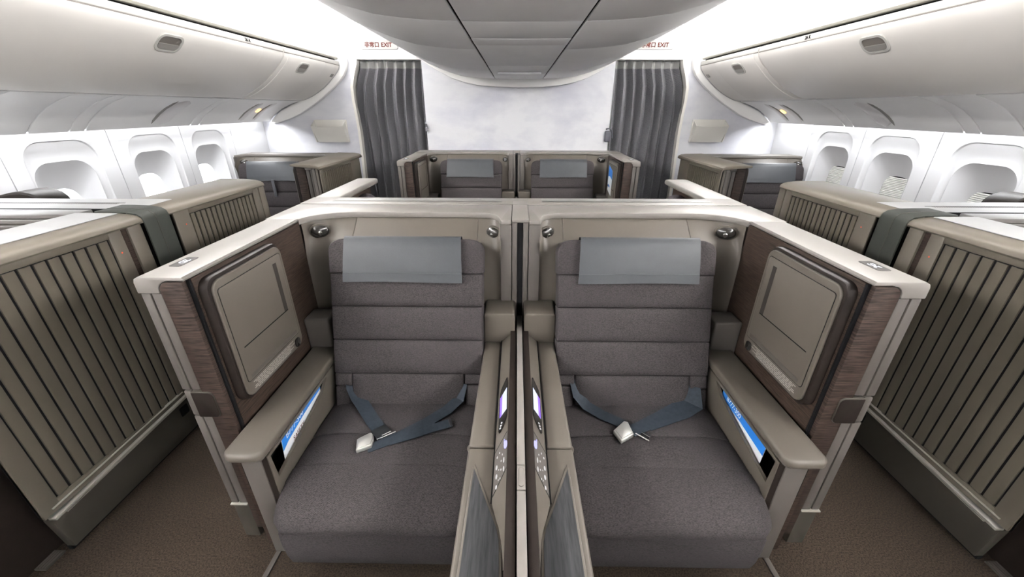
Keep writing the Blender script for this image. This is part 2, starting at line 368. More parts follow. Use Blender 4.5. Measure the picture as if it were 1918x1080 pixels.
for sx, side in ((-1, 'left'), (1, 'right')):
    wall = thing('wall_'+side, 'white moulded cabin sidewall on the '+side, None, (sx*WX, 2.5, 0), kind='structure')
    wc = wins[sx]
    bounds = [-4.0, wc[0]-.34]+[(a+b)/2 for a, b in zip(wc, wc[1:])]+[wc[-1]+.34, 5.0]
    for k in range(len(bounds)-1):
        y0, y1 = bounds[k]+.003, bounds[k+1]-.003
        bm = NB()
        if 1 <= k <= 4:
            ref = window_ring(wc[k-1], .235, .66, 1.462, .13, sx*WX)
            r0 = rect_ring(y0, y1, .10, 1.60, ref, sx*WX); back = [(sx*(WX+.02), y, z) for _, y, z in r0]
            ins = [(sx*(WX+.012), wc[k-1]+(y-wc[k-1])*.975, 1.06+(z-1.06)*.985) for _, y, z in ref]
            loft(bm, [back, r0, ref, ins])
        else:
            box(bm, min(sx*WX, sx*(WX+.02)), max(sx*WX, sx*(WX+.02)), y0, y1, .10, 1.60)
        part('wall_panel', bm, WHITE, wall)
    bm = NB(); box(bm, min(sx*(WX+.16), sx*(WX+.2)), max(sx*(WX+.16), sx*(WX+.2)), -4.0, 5.05, 0, 2.7); part('outer_skin', bm, WHITE, wall)
    bm = NB(); prism(bm, [(sx*WX, 1.60), (sx*(WX-.02), 1.68), (sx*(WX-.08), 1.735), (sx*(WX+.04), 1.76), (sx*(WX+.04), 1.6)], 'y', -4.0, 5.0); part('cove_back', bm, WHITE, wall)
    for k, yc in enumerate(wc):
        if k == 0: yshift = 0
        wn = thing('window_%d' % (k+1+(0 if sx < 0 else 4)),
                   ['white cabin window behind the near seat row', 'large cabin window nearest the viewer', 'middle cabin window', 'cabin window closest to the bulkhead'][k] + (' with bright open pane on left wall' if sx < 0 else ' with ribbed blind drawn on right wall'),
                   None, (sx*WX, yc, .7), kind='structure')
        bm = NB()
        a = window_ring(yc, .230, .668, 1.455, .128, sx*(WX+.010)); b = window_ring(yc, .218, .69, 1.43, .12, sx*(WX+.020))
        c = window_ring(yc-.005, .205, .71, 1.345, .125, sx*(WX+.030)); d = window_ring(yc-.005, .198, .72, 1.333, .12, sx*(WX+.026))
        loft(bm, [a, b, c, d]); part('window_surround', bm, WHITE, wn, 60)
        bm = NB(); rings = []
        for tt in (0, .12, .35, .65, .9, 1.0):
            e = tt**1.3
            rings.append(window_ring(yc-.005+.006*e, .198-.073*e, .72+.02*e, 1.333-.185*e, .12-.02*e, sx*(WX+.026+.115*tt)))
        loft(bm, rings); part('window_funnel', bm, WHITE, wn, 60)
        ring = window_ring(yc, .125, .74, 1.148, .10, sx*(WX+.140))
        if sx < 0:
            bm = NB(); loft(bm, [ring, [(x-.004, y, z) for x, y, z in ring]], True, True); part('window_pane', bm, PANE, wn)
        else:
            bm = NB(); loft(bm, [ring, [(x+.004, y, z) for x, y, z in ring]], True, True); part('window_pane', bm, BLACK, wn)
            bm = NB(); z = .75
            while z < 1.135:
                hw = .119 if z < 1.05 else .119-(1-math.sqrt(max(0, 1-((z-1.05)/.098)**2)))*.09
                prism(bm, [(sx*(WX+.139), z), (sx*(WX+.133), z+.004), (sx*(WX+.133), z+.008), (sx*(WX+.139), z+.0125)], 'y', yc-hw, yc+hw)
                z += .013
            o = part('window_blind', bm, SHADE, wn); o['label'] = 'finely ribbed pale blind'

# ---- overhead bins
def place_on_bin(sx, zt):
    for (xa, za), (xb, zb) in zip(BINP, BINP[1:]):
        if zb <= zt <= za:
            k = (za-zt)/(za-zb); x = xa+(xb-xa)*k; d = Vector((sx*(xb-xa), 0, zb-za)).normalized()
            nrm = Vector((-sx*abs(d.z), 0, -abs(d.x))); return Vector((sx*x, 0, zt)), d, nrm.normalized()
def make_bin(sx, y0, y1, d0, d1, hy, label, txt=None, latch=None):
    t = thing('overhead_bin', label, 'overhead bin', (sx*2.4, (y0+y1)/2, 1.738), 'overhead bins')
    prof = [(sx*x, z) for x, z in BINP]
    bm = NB(); prism(bm, prof+[(sx*2.9, 1.76), (sx*2.9, 2.12), (sx*2.03, 2.12), (sx*1.99, 2.10)], 'y', y0, y1, .007, 2, 25); part('bin_body', bm, BINMAT, t)
    # door skin, slightly proud
    up = [(x-.005, z-.003) for x, z in BINP[0:]]; up[-1] = (2.497, 1.735)
    bm = NB(); prism(bm, [(sx*x, z) for x, z in up]+[(sx*(x+.01), z+.008) for x, z in BINP[::-1]], 'y', d0, d1, .003, 2, 40); part('bin_door', bm, BINMAT, t)
    # upper lip
    bm = NB(); prism(bm, [(sx*1.984, 2.090), (sx*1.984, 2.124), (sx*2.0, 2.130), (sx*2.05, 2.130), (sx*2.05, 2.09)], 'y', y0+.002, y1-.002, .004); lip = part('bin_lip', bm, LIPMAT, t)
    bm = NB(); prism(bm, [(sx*1.9825, 2.0838), (sx*1.9825, 2.0895), (sx*2.0, 2.0895), (sx*2.0, 2.0838)], 'y', y0+.002, y1-.002); part('lip_joint', bm, mat_dark_recess, t)
    c, d, n = place_on_bin(sx, 2.005)
    def L(a, b, h):  # along y, along profile, out
        q = c+d*b+n*h; return (q.x, hy+a, q.z)
    def plate(pts, h0, h1): 
        bb = NB(); return loft(bb, [[L(a, b, h0) for a, b in pts], [L(a, b, h1) for a, b in pts]], True, True)
    ring = rr(-.092, .092, -.055, .062, .045, 6); inner = rr(-.078, .078, -.042, .049, .036, 6)
    bb = NB(); loft(bb, [[L(a, b, .002) for a, b in ring], [L(a, b, .009) for a, b in ring], [L(a, b, .010) for a, b in inner], [L(a, b, .0) for a, b in inner]], True, False); h = part('handle_frame', bb, LIPMAT, t)
    part('handle_recess', plate(rr(-.077, .077, -.041, .048, .035, 6), .001, .0058), mat_dark_recess, h)
    bb = plate(rr(-.074, .072, .008, .046, .030, 6, (0, 0, 1, 1)), .004, .0095); part('handle_flap', bb, mat_flap, h)
    if txt:
        q, dd, nn = Vector((sx*1.9835, 0, 2.108)), None, None
        text_mesh('bin_row_label', txt, .030, INK, (sx*1.9832, d1-.18 if sx < 0 else d1-.30, 2.108), (0, -sx*1.0, 0), (0, 0, 1), t, bold=.0012)
    if latch:
        c, d, n = place_on_bin(sx, 1.985); hy0 = hy; hy = latch
        part('latch_plate', plate(rr(-.03, .03, -.02, .02, .006), .001, .004), mat_flap, t)
    return t
mat_dark_recess = mat('handle_shadow_grey', (.17, .155, .14), .5); mat_flap = mat('handle_flap_grey', (.26, .25, .235), .45)
for sx, nm, tx in ((-1, 'left', '26 A'), (1, 'right', '26 K')):
    make_bin(sx, 1.36, 3.795, 1.42, 3.50, 2.63 if sx < 0 else 2.66, 'long warm white overhead bin nearest the viewer on the %s' % nm, tx)
    make_bin(sx, 3.812, 4.93, 3.87, 4.58, 4.18, 'short overhead bin against the bulkhead on the %s' % nm, None, 4.86)
    bm = NB(); prism(bm, [(sx*(x+.012), z+.006) for x, z in BINP[:-1]]+[(sx*2.52, 1.755), (sx*2.88, 1.77), (sx*2.88, 2.15), (sx*2.03, 2.15)], 'y', 1.37, 4.92); r = part('trim_%d' % (6 if sx < 0 else 7), bm, BLACK); tag(r, 'dark backing seen in joints of the %s overhead bins' % nm, kind='structure')
    # rail above the bins
    bm = NB(); prism(bm, [(sx*1.995, 2.144), (sx*1.985, 2.158), (sx*2.0, 2.172), (sx*2.08, 2.176), (sx*2.08, 2.142)], 'y', .2, 4.93, .004); r = part('trim_%d' % (2 if sx < 0 else 3), bm, RAILM); tag(r, 'long cream rail above the %s overhead bins' % nm, kind='structure')
    # white frame on the bulkhead around the bin end
    inn = [(sx*x, z) for x, z in [(1.975, 2.17)]+BINP+[(2.62, 1.69), (2.75, 1.63), (2.86, 1.55), (2.9, 1.51)]]
    out = [(sx*x, z) for x, z in [(1.905, 2.17), (1.908, 2.11), (1.922, 2.06), (1.955, 2.0), (2.01, 1.942), (2.08, 1.882), (2.16, 1.824), (2.24, 1.766), (2.33, 1.710), (2.43, 1.655), (2.53, 1.600), (2.66, 1.547), (2.83, 1.50), (2.9, 1.488)]]
    bm = NB(); prism(bm, inn+out[::-1], 'y', 4.935, 5.0, .006); r = part('trim_%d' % (4 if sx < 0 else 5), bm, TRIMW); tag(r, 'white curved end frame between %s bins and bulkhead' % nm, kind='structure')
    # reading light panels under the bins
    PP = [(2.50, 1.730), (2.56, 1.716), (2.64, 1.690), (2.72, 1.654), (2.79, 1.612), (2.85, 1.566), (2.90, 1.516)]
    fas = thing('panel_fascia', 'grey white row of reading light panels under the %s bins' % nm, 'ceiling panel', (sx*2.7, 3.0, 1.516), 'reading light panel rows')
    for y0, y1 in ((.6, 1.45), (1.456, 2.11), (2.118, 2.432), (2.44, 2.67), (2.676, 2.772), (2.78, 3.695), (3.703, 3.80), (3.808, 4.93)):
        bm = NB(); prism(bm, [(sx*x, z) for x, z in PP]+[(sx*(x+.012), z+.016) for x, z in PP[::-1]], 'y', y0, y1, .005, 2, 40); part('fascia_panel', bm, PSUMAT, fas)
    bm = NB(); prism(bm, [(sx*x, z+.012) for x, z in PP]+[(sx*(x+.005), z+.05) for x, z in PP[::-1]], 'y', .6, 4.93); part('fascia_backing', bm, BLACK, fas)
    def pod(yc, half, s0, s1, m, name, lift=.012):
        bb = NB(); rings = []
        for a in range(9):
            tt = a/8; s = s0+(s1-s0)*tt; i = min(int(s*6), 5); k = s*6-i
            x = PP[i][0]+(PP[i+1][0]-PP[i][0])*k; z = PP[i][1]+(PP[i+1][1]-PP[i][1])*k
            wd = half*math.sqrt(max(.02, 1-(2*tt-1)**4)); h = lift*math.sqrt(max(.0, 1-(2*tt-1)**4))+.001
            rings.append([(sx*(x-h*.6*math.sin(math.pi*q/8)), yc-wd*math.cos(math.pi*q/8), z-h*.8*math.sin(math.pi*q/8)) for q in range(9)])
        loft(bb, rings, closed=True); return part(name, bb, m, fas, 60)
    pod(3.36, .085, .22, .93, GLASSY, 'reading_light_cover', .016); pod(3.275, .014, .25, .9, mat_flap, 'air_slot', .006)
    pod(4.37, .045, .25, .93, GLASSY, 'reading_light_cover', .014); pod(4.325, .012, .28, .9, mat_flap, 'air_slot', .006)
    pod(4.60, .040, .22, .93, GLASSY, 'reading_light_cover', .012); pod(4.56, .012, .28, .9, mat_flap, 'air_slot', .006)
    pod(4.50, .028, .50, .64, AMBER, 'indicator_lamp', .010)

# ---- curtains
def curtain(sx, label):
    t = thing('curtain', label, 'curtain', (sx*1.5, 5.06, 0), 'grey doorway curtains')
    n = 7; cols = []
    xa, xb = 1.075, 1.80
    for k in range(n*8+1):
        ph = k/8.0; f0 = ph/n
        tri = abs((ph*2) % 2-1)*2-1
        u_ = ph % 1.0; tri = (u_/.42*2-1) if u_ < .42 else (1-(u_-.42)/.58*2); cols.append((f0, max(-1, min(1, tri*1.12))))
    zs = [2.145, 2.10, 2.075, 2.07, 1.9, 1.6, 1.2, .8, .4, .02]
    grid = []
    for z in zs:
        spread = 0 if z > 2.07 else min(1, (2.07-z)/.25); row = []
        for f0, wv in cols:
            outer = xb+.10*spread; inner = xa+.012*spread
            x = inner+(outer-inner)*f0; amp = .032+.014*spread
            sk = .018*math.sin(f0*19+z*2.0)*spread
            scal = .012*wv*1.0 if z == zs[0] else 0
            row.append((sx*(x+sk*.4), 5.085+wv*amp+.006*math.sin(7*f0+z*3), z+scal))
        grid.append(row)
    bm = NB(); sheet(bm, grid[3:], .003, (0, 1, 0)); part('curtain_cloth', bm, CURT, t, 25)
    bm = NB(); sheet(bm, grid[:4], .003, (0, 1, 0)); part('curtain_heading', bm, CURT2, t, 25)
    bm = NB(); box(bm, min(sx*1.08, sx*1.82), max(sx*1.08, sx*1.82), 5.08, 5.11, 2.15, 2.165); part('curtain_rail', bm, TRIMW, t)
    return t
curtain(-1, 'grey pleated curtain filling the left doorway'); tr = curtain(1, 'grey pleated curtain filling the right doorway')
bm = NB(); box(bm, 1.02, 1.085, 4.96, 5.0, 1.30, 1.42, .01); tube(bm, [(1.03, 4.98, 1.44), (1.06, 4.96, 1.45), (1.10, 4.97, 1.42), (1.115, 4.99, 1.34)], .008); tb = part('tieback_strap', bm, mat('dark_strap', (.05, .05, .06), .7), None, loc=(1.05, 4.98, 1.3))
tag(tb, 'dark tieback strap at left edge of the right doorway curtain', 'strap')
bm = NB(); tube(bm, [(-1.10, 4.99, 1.50), (-1.08, 4.96, 1.49), (-1.07, 4.98, 1.44)], .007); box(bm, -1.10, -1.072, 4.97, 5.0, 1.41, 1.455, .004); tb = part('tieback_hook', bm, mat('dark_hook', (.10, .10, .11), .6), None, loc=(-1.08, 4.98, 1.41))
tag(tb, 'small dark tieback hook beside the left doorway curtain', 'hook')

# ---- exit signs, literature pockets
for sx, nm, x in ((-1, 'left', -1.535), (1, 'right', 1.475)):
    bm = NB(); prism(bm, rr(x-.205, x+.205, 2.245, 2.33, .02), 'y', 4.975, 5.0, .004); e = part('exit_sign', bm, SIGNM, None, loc=(x, 4.99, 2.235))
    tag(e, 'white exit sign with red letters above the %s curtain' % nm, 'sign', 'exit signs')
    text_mesh('exit_lettering', '\u975e\u5e38\u53e3', .054, RED, (x-.075, 4.9738, 2.285), (1, 0, 0), (0, 0, 1), e, bold=.0014)
    text_mesh('exit_lettering', 'EXIT', .058, RED, (x+.085, 4.9738, 2.285), (1, 0, 0), (0, 0, 1), e, bold=.0014)
for sx, nm in ((-1, 'left'), (1, 'right')):
    CUR[0] = IDENT if sx < 0 else (lambda x, y, z: (-x+.0, y, z+.012))
    lp = thing('literature_pocket', 'ivory wall pocket on the bulkhead beside the %s curtain' % nm, 'wall pocket', (-2.22, 4.95, 1.28), 'ivory wall pockets')
    bm = NB(); box(bm, -2.41, -2.03, 4.985, 5.0, 1.29, 1.535, .005); part('back_plate', bm, CREAMW, lp)
    bm = NB()
    top = [(-2.415, 1.468), (-2.33, 1.461), (-2.22, 1.458), (-2.11, 1.461), (-2.05, 1.468)]; bot = [(-2.39, 1.29), (-2.30, 1.288), (-2.22, 1.288), (-2.12, 1.288), (-2.03, 1.29)]
    sheet(bm, [[(x, 4.885, z) for x, z in top], [(x, 4.955, z) for x, z in bot]], .012, (0, 1, 0)); part('front_panel', bm, CREAMW, lp)
    bm = NB(); prism(bm, [(4.885, 1.468), (5.0, 1.53), (5.0, 1.29), (4.955, 1.29)], 'x', -2.415, -2.405); part('side_cheek', bm, CREAMW, lp); bm = NB(); prism(bm, [(4.885, 1.468), (5.0, 1.53), (5.0, 1.29), (4.955, 1.29)], 'x', -2.05, -2.04, fn=lambda x, y, z: (x+(1.468-z)*.08, y, z)); part('side_cheek', bm, CREAMW, lp)
    CUR[0] = IDENT

# =================================================================== SUITES
def back_line(t, n=0):  # point on the backrest face; n = distance behind the face
    return 1.415+.235*t+.950*n, .424+.716*t-.312*n

def suite_shell(label, num, numdir, group='seat suites', detail=True):
    f = CUR[0]
    S = thing('seat_suite', label, 'seat suite', (-.6, 1.5, 0), group)
    P = lambda name, bm, m, par=None, ang=35: part(name, bm, m, par or S, ang)
    bm = NB(); box(bm, -1.14, -1.03, 1.10, 2.03, .02, 1.16); P('side_wall', bm, PLASTIC)
    bm = NB(); box(bm, -1.03, -.05, 1.92, 2.03, .02, 1.165); P('back_wall', bm, PLASTIC)
    # cap: front run (inverted L) and the part over the seat back
    bm = NB()
    prof = [(-1.168, 1.146), (-1.168, 1.182), (-1.164, 1.193), (-1.152, 1.200), (-1.018, 1.200), (-1.012, 1.194), (-1.012, 1.187), (-1.066, 1.187), (-1.080, 1.184), (-1.091, 1.176), (-1.098, 1.164), (-1.100, 1.146)]
    prism(bm, prof, 'y', 1.06, 1.742, .004, 2, 50)
    plan = [(-1.168, 1.742), (-1.168, 2.052), (-.040, 2.052), (-.040, 1.735), (-.088, 1.735), (-.094, 1.77), (-.106, 1.82), (-.13, 1.858), (-.17, 1.878), (-.22, 1.884), (-.5, 1.886), (-.80, 1.884), (-.87, 1.872), (-.93, 1.848), (-.975, 1.81), (-1.0, 1.775), (-1.012, 1.742)]
    prism(bm, plan, 'z', 1.172, 1.200, .005, 2, 40); P('top_cap', bm, CAPMAT)
    # padded surround
    CT = plan[4:][::-1]  # from wall to post
    CT = [CT[0]]+CT[1:]
    def ctop(s):
        i = min(int(s), len(CT)-2); k = s-i; return (CT[i][0]+(CT[i+1][0]-CT[i][0])*k, CT[i][1]+(CT[i+1][1]-CT[i][1])*k)
    def surf(s, z):
        x, y = ctop(s); c = max(0, min(1, (1.0-abs(x+.5)/.5)*3.2)); d = min(1, max(0, (1.176-z)/.09))
        lowz = max(0, min(1, (1.08-z)/.5)); y -= .10*c*d*1.0
        kk = max(0, min(1, (1.13-z)/.14)); kk = kk*kk*(3-2*kk)*.88; y = y*(1-kk)+1.722*kk
        return (x, y+.012, z)
    def wing(s0, s1, z0, name, m=PLASTIC):
        ns = 12; zs = [1.176, 1.168, 1.15, 1.12, 1.09]+([1.0, .85, .70, z0] if z0 < 1.0 else [z0])
        grid = [[surf(s0+(s1-s0)*k/ns, z) for k in range(ns+1)] for z in zs]
        bm = NB(); sheet(bm, grid, .015, (0, 1, 0)); return P(name, bm, m, None, 50)
    wing(0.0, 4.93, .55, 'left_wing'); wing(4.96, 7.3, 1.078, 'top_pad'); wing(7.33, len(CT)-1, .60, 'right_wing')
    bm = NB(); box(bm, -.093, -.040, 1.72, 1.90, .58, 1.183, .006); P('post', bm, MAUVE)
    bm = NB(); box(bm, -.037, -.014, 1.725, 1.90, .58, 1.19, .003); P('post', bm, MAUVE)
    # reading lamps
    for c, n in (((-.955, 1.80, 1.128), (.42, -.85, -.25)), ((-.123, 1.812, 1.118), (-.5, -.85, -.25))):
        c = Vector(c); n = Vector(n).normalized()
        bm = NB(); t = NB(); bmesh.ops.create_uvsphere(t, u_segments=20, v_segments=10, radius=1)
        up0 = (Vector((0, 0, 1))-n*n.z).normalized(); rot = Matrix((up0.cross(n), up0, n)).transposed()
        for v in t.verts: v.co = c+rot @ Vector((v.co.x*.043, v.co.y*.034, v.co.z*.026))
        merge(bm, t); lamp = P('reading_lamp', bm, LAMPDARK, None, 60)
        bm = NB(); disc(bm, c+n*.020, n, .013, .010, 16, .009); P('lamp_lens', bm, CHROME, lamp)
        bm = NB(); up = rot @ Vector((0, 1, 0)); 
        if up.z < 0: up = -up
        sd = up.cross(n); pts = []
        for rad, off in ((.047, -.004), (.047, .004), (.040, .006)): pts.append([c+n*off+sd*math.cos(2*math.pi*k/24)*rad+up*math.sin(2*math.pi*k/24)*rad*.82 for k in range(24)])
        loft(bm, pts); P('lamp_bezel', bm, PLASTIC, lamp, 60)
    # wood lining and end panel
    bm = NB(); box(bm, -1.035, -1.010, 1.086, 1.735, .06, 1.186, .002); P('inner_wood_panel', bm, WOOD)
    bm = NB(); box(bm, -1.10, -1.012, 1.078, 1.1, .05, 1.184); P('corner_gap', bm, BLACK)
    bm = NB(); prism(bm, rr(-1.098, -1.022, .06, 1.184, .03, 6, (0, 0, 0, 1)), 'y', 1.062, 1.09, .003); P('end_wood_panel', bm, WOOD2)
    for x0, x1, nm in ((-1.166, -1.137, 'edge_strip'), (-1.133, -1.101, 'edge_strip')):
        bm = NB(); box(bm, x0, x1, 1.066, 1.12, .777, 1.144, .004); P(nm, bm, MAUVE)
        bm = NB(); box(bm, x0, x1, 1.066, 1.12, .205, .660, .004); P(nm, bm, MAUVE)
    bm = NB(); box(bm, -1.164, -1.136, 1.064, 1.12, .664, .773, .006); P('latch_grip', bm, MAUVE)
    bm = NB(); prism(bm, rr(-1.134, -1.058, .664, .773, .018, 5, (0, 1, 1, 0)), 'y', 1.057, 1.08, .002); P('latch_frame', bm, KICK)
    bm = NB(); prism(bm, rr(-1.1325, -1.0595, .6665, .7705, .0165, 5, (0, 1, 1, 0)), 'y', 1.0555, 1.07, .001); P('latch_recess', bm, DARKWOOD)
    bm = NB(); box(bm, -1.163, -1.10, 1.066, 1.98, .0, .198, .004); P('plinth', bm, KICK)
    bm = NB(); box(bm, -1.168, -1.10, 1.060, 1.12, .199, .204); P('plinth_lip', bm, ALU)
    bm = NB(); box(bm, -1.166, -1.137, 1.125, 2.0, .205, 1.144, .003); P('outer_panel', bm, PLASTIC)
    # monitor
    bm = NB(); prism(bm, rr(1.093, 1.497, .694, 1.174, .042, 6), 'x', -1.012, -.980, .004); mh = P('monitor_housing', bm, DARKWOOD)
    bm = NB(); prism(bm, rr(1.104, 1.489, .706, 1.162, .038, 6), 'x', -.982, -.971, .004, 3); fp = P('monitor_face', bm, PLASTIC, mh)
    bm = NB(); prism(bm, rr(1.118, 1.475, .765, 1.135, .012, 4), 'x', -.9712, -.9702); P('face_joint', bm, BLACK, mh)
    bm = NB(); prism(bm, rr(1.120, 1.473, .767, 1.133, .011, 4), 'x', -.9712, -.9690, .001); P('stowed_screen', bm, PLASTIC, mh)
    bm = NB(); box(bm, -.9692, -.9686, 1.150, 1.437, .8945, .8985); P('screen_joint', bm, BLACK, mh)
    bm = NB(); box(bm, -.9692, -.9686, 1.414, 1.437, .8985, 1.105); P('finger_slot', bm, NUMPLATE, mh)
    bm = NB(); box(bm, -.9692, -.9688, 1.14, 1.455, .774, .787); P('lower_groove', bm, MAUVE, mh)
    bm = NB(); prism(bm, rr(1.425, 1.462, .712, .752, .014, 5), 'x', -.9712, -.966, .002); bt = P('monitor_button', bm, LAMPDARK, mh)
    if detail:
        bm = NB(); rr_ = random.Random(3)
        for row in range(6):
            y = 1.135+rr_.random()*.03; z = .752-row*.0065
            while y < 1.41-(row % 2)*.03:
                l = .006+rr_.random()*.02; box(bm, -.9712, -.9707, y, y+l, z, z+.003); y += l+.003
        o = P('instruction_print', bm, PALEINK, mh); o['kind'] = 'stuff'
    # armrest with pocket
    bm = NB(); prism(bm, rr(-.998, -.862, .930, 1.60, .034, 5, (1, 1, 0, 0)), 'z', .580, .615, .012, 3); P('armrest_pad', bm, PLASTIC)
    bm = NB(); prism(bm, rr(-.985, -.876, .945, 1.58, .02, 4, (1, 1, 0, 0)), 'z', .570, .582); P('armrest_trim', bm, MAUVE)
    bm = NB(); box(bm, -.965, -.893, .965, 1.0, .06, .572, .004); P('armrest_post', bm, MAUVE)
    bm = NB(); box(bm, -.894, -.872, .969, .99, .06, .572); P('post_inlay', bm, DARKWOOD)
    bm = NB(); box(bm, -1.012, -.965, 1.0, 1.08, .06, .557); P('lower_wood_panel', bm, WOOD)
    bm = NB(); box(bm, -.99, -.90, 1.01, 1.62, .04, .42); P('armrest_body', bm, PLASTIC)
    bm = NB()
    prism(bm, [(.97, .560), (1.62, .560), (1.62, .572), (.97, .572)], 'x', -.880, -.868)
    prism(bm, [(.97, .28), (1.62, .28), (1.62, .560), (1.425, .560), (1.37, .520), (.992, .450), (.97, .450)], 'x', -.880, -.868)
    prism(bm, [(.97, .450), (.992, .450), (.984, .560), (.97, .560)], 'x', -.880, -.868)
    P('pocket_panel', bm, PLASTIC)
    bm = NB(); box(bm, -.975, -.968, .975, 1.62, .40, .571); box(bm, -.97, -.88, 1.43, 1.62, .40, .571); box(bm, -.97, -.885, .98, 1.44, .40, .42); box(bm, -.97, -.885, .975, .98, .42, .571); P('pocket_liner', bm, BLACK)
    bm = NB(); box(bm, -1.012, -.895, 1.585, 1.70, .57, .765, .012, 3); P('wing_block', bm, MAUVE)
    # seat number plate
    bm = NB(); prism(bm, rr(-1.130, -1.090, 1.15, 1.236, .008, 4), 'z', 1.1995, 1.2012, .0006); npl = P('seat_number_plate', bm, NUMPLATE)
    o = Vector(f(-1.110, 1.193, 1.2013)); fx = Vector(f(-1.0, 1.2, 1.2))-Vector(f(-1.1, 1.2, 1.2)); fx.normalize()
    text_mesh('seat_number', num, .031, NUMGLOW, o, (0, -1, 0) if fx.x > 0 else (0, 1, 0), fx, npl)
    return S

def airline_seat(label, group='seats', low=True):
    S = thing('airline_seat', label, 'seat', (-.5, 1.2, 0), group)
    P = lambda name, bm, m, par=None, ang=40: part(name, bm, m, par or S, ang)
    bm = NB(); box(bm, -.83, -.175, .96, 1.62, .0, .31); P('seat_base', bm, BLACK)
    bm = NB(); prism(bm, [(1.42, .32), (1.50, .30), (1.78, 1.08), (1.72, 1.10)], 'x', -.815, -.185); P('back_shell', bm, MAUVE)
    def seg(x0, x1, t0, t1, corners=(0, 0, 0, 0), r=.07, puff=.012):
        bm = NB()
        def fn(x, t, n):
            u = (x-x0)/(x1-x0) if x1 > x0 else .5; v = (t-t0)/(t1-t0)
            b = puff*max(0, 1-(2*u-1)**8)*max(0, 1-(2*v-1)**4) if n < .03 else 0
            y, z = back_line(t, n-b); return (x, y, z)
        t = NB(); pts = rr(x0, x1, t0, t1, r, 5, corners)
        # subdivide outline for the puff: use a grid when there are no rounded corners
        if not any(corners):
            nx, nt = (14, 6) if x1-x0 > .2 else (4, 5)
            g = [[None]*(nx+1) for _ in range(nt+1)]
            rings = []
            front = [[(x0+(x1-x0)*i/nx, t0+(t1-t0)*j/nt, 0) for i in range(nx+1)] for j in range(nt+1)]
            A = [[t.verts.new(c) for c in row] for row in front]
            for j in range(nt):
                for i in range(nx): t.faces.new((A[j][i], A[j][i+1], A[j+1][i+1], A[j+1][i]))
            loop = [A[0][i] for i in range(nx+1)]+[A[j][nx] for j in range(1, nt+1)]+[A[nt][i] for i in range(nx-1, -1, -1)]+[A[j][0] for j in range(nt-1, 0, -1)]
            Bk = [t.verts.new((v.co.x, v.co.y, .10)) for v in loop]; m = len(loop)
            for k in range(m): t.faces.new((loop[k], Bk[k], Bk[(k+1) % m], loop[(k+1) % m]))
            t.faces.new(Bk)
        else:
            lo = [t.verts.new((a, b, 0)) for a, b in pts]; hi = [t.verts.new((a, b, .10)) for a, b in pts]; n = len(pts)
            t.faces.new(lo); t.faces.new(hi[::-1])
            for i in range(n): t.faces.new((lo[i], hi[i], hi[(i+1) % n], lo[(i+1) % n]))
        bmesh.ops.recalc_face_normals(t, faces=t.faces)
        ed = [e for e in t.edges if e.calc_face_angle(0) > math.radians(50)]
        bmesh.ops.bevel(t, geom=ed, offset=.008, segments=3, profile=.5, affect='EDGES', clamp_overlap=True)
        for v in t.verts: v.co = Vector(fn(*v.co))
        merge(bm, t); return bm
    L, R_ = -.852, -.163
    P('back_cushion', seg(L, R_, .793, .997, (0, 0, 1, 1)), CLOTH)
    for t0, t1 in ((.598, .792), (.394, .597), (.185, .393)): P('back_cushion', seg(L+.004, R_-.004, t0, t1), CLOTH)
    P('back_cushion', seg(L+.085, R_-.09, -.05, .184), CLOTH)
    P('back_corner', seg(L+.006, L+.078, -.05, .10, puff=.006), CLOTH); P('back_corner', seg(R_-.082, R_-.006, -.05, .115, puff=.006), CLOTH)
    P('back_corner', seg(L+.006, L+.083,   .105, .184, puff=.004), CLOTH); P('back_corner', seg(R_-.087, R_-.006, .12, .184, puff=.004), CLOTH)
    # cushion
    def cush(pts, name, x0=-.866, x1=-.165, b=.014):
        bm = NB(); n = 16
        t = NB(); rings = []
        for k in range(n+1):
            x = x0+(x1-x0)*k/n; u = 2*k/n-1; crown = .010*(1-u**4); e = .018*abs(u)**10
            rings.append([(x, y*1.016+(.045*abs(u)**14 if y < .95 else 0), ((z+crown-e) if z > .36 else z)-.024) for y, z in pts])
        loft(t, rings, True, True); bmesh.ops.recalc_face_normals(t, faces=t.faces)
        ed = [e for e in t.edges if e.calc_face_angle(0) > math.radians(50)]
        bmesh.ops.bevel(t, geom=ed, offset=b, segments=3, profile=.5, affect='EDGES', clamp_overlap=True)
        merge(bm, t); return P(name, bm, CLOTH, None, 50)
    cush([(1.203, .30), (1.203, .446), (1.25, .448), (1.33, .444), (1.455, .440), (1.455, .30)], 'seat_cushion', b=.006)
    cush([(1.047, .30), (1.047, .448), (1.09, .449), (1.15, .449), (1.201, .446), (1.201, .30)], 'seat_cushion', b=.006)
    nose = [(1.045, .30), (1.045, .448), (.99, .447), (.94, .441), (.90, .431), (.868, .416), (.848, .398), (.838, .378), (.838, .360), (.846, .347), (.862, .340), (.9, .336), (.96, .30)]
    cush(nose, 'seat_cushion', x1=-.163, b=.006)
    if low:
        bm = NB(); prism(bm, [(.880, .313), (.872, .305), (.870, .25), (.876, .18), (.888, .125), (.905, .105), (.96, .10), (.96, .313)], 'x', -.848, -.168, .012, 3, 50); P('leg_rest', bm, CLOTH)
    return S

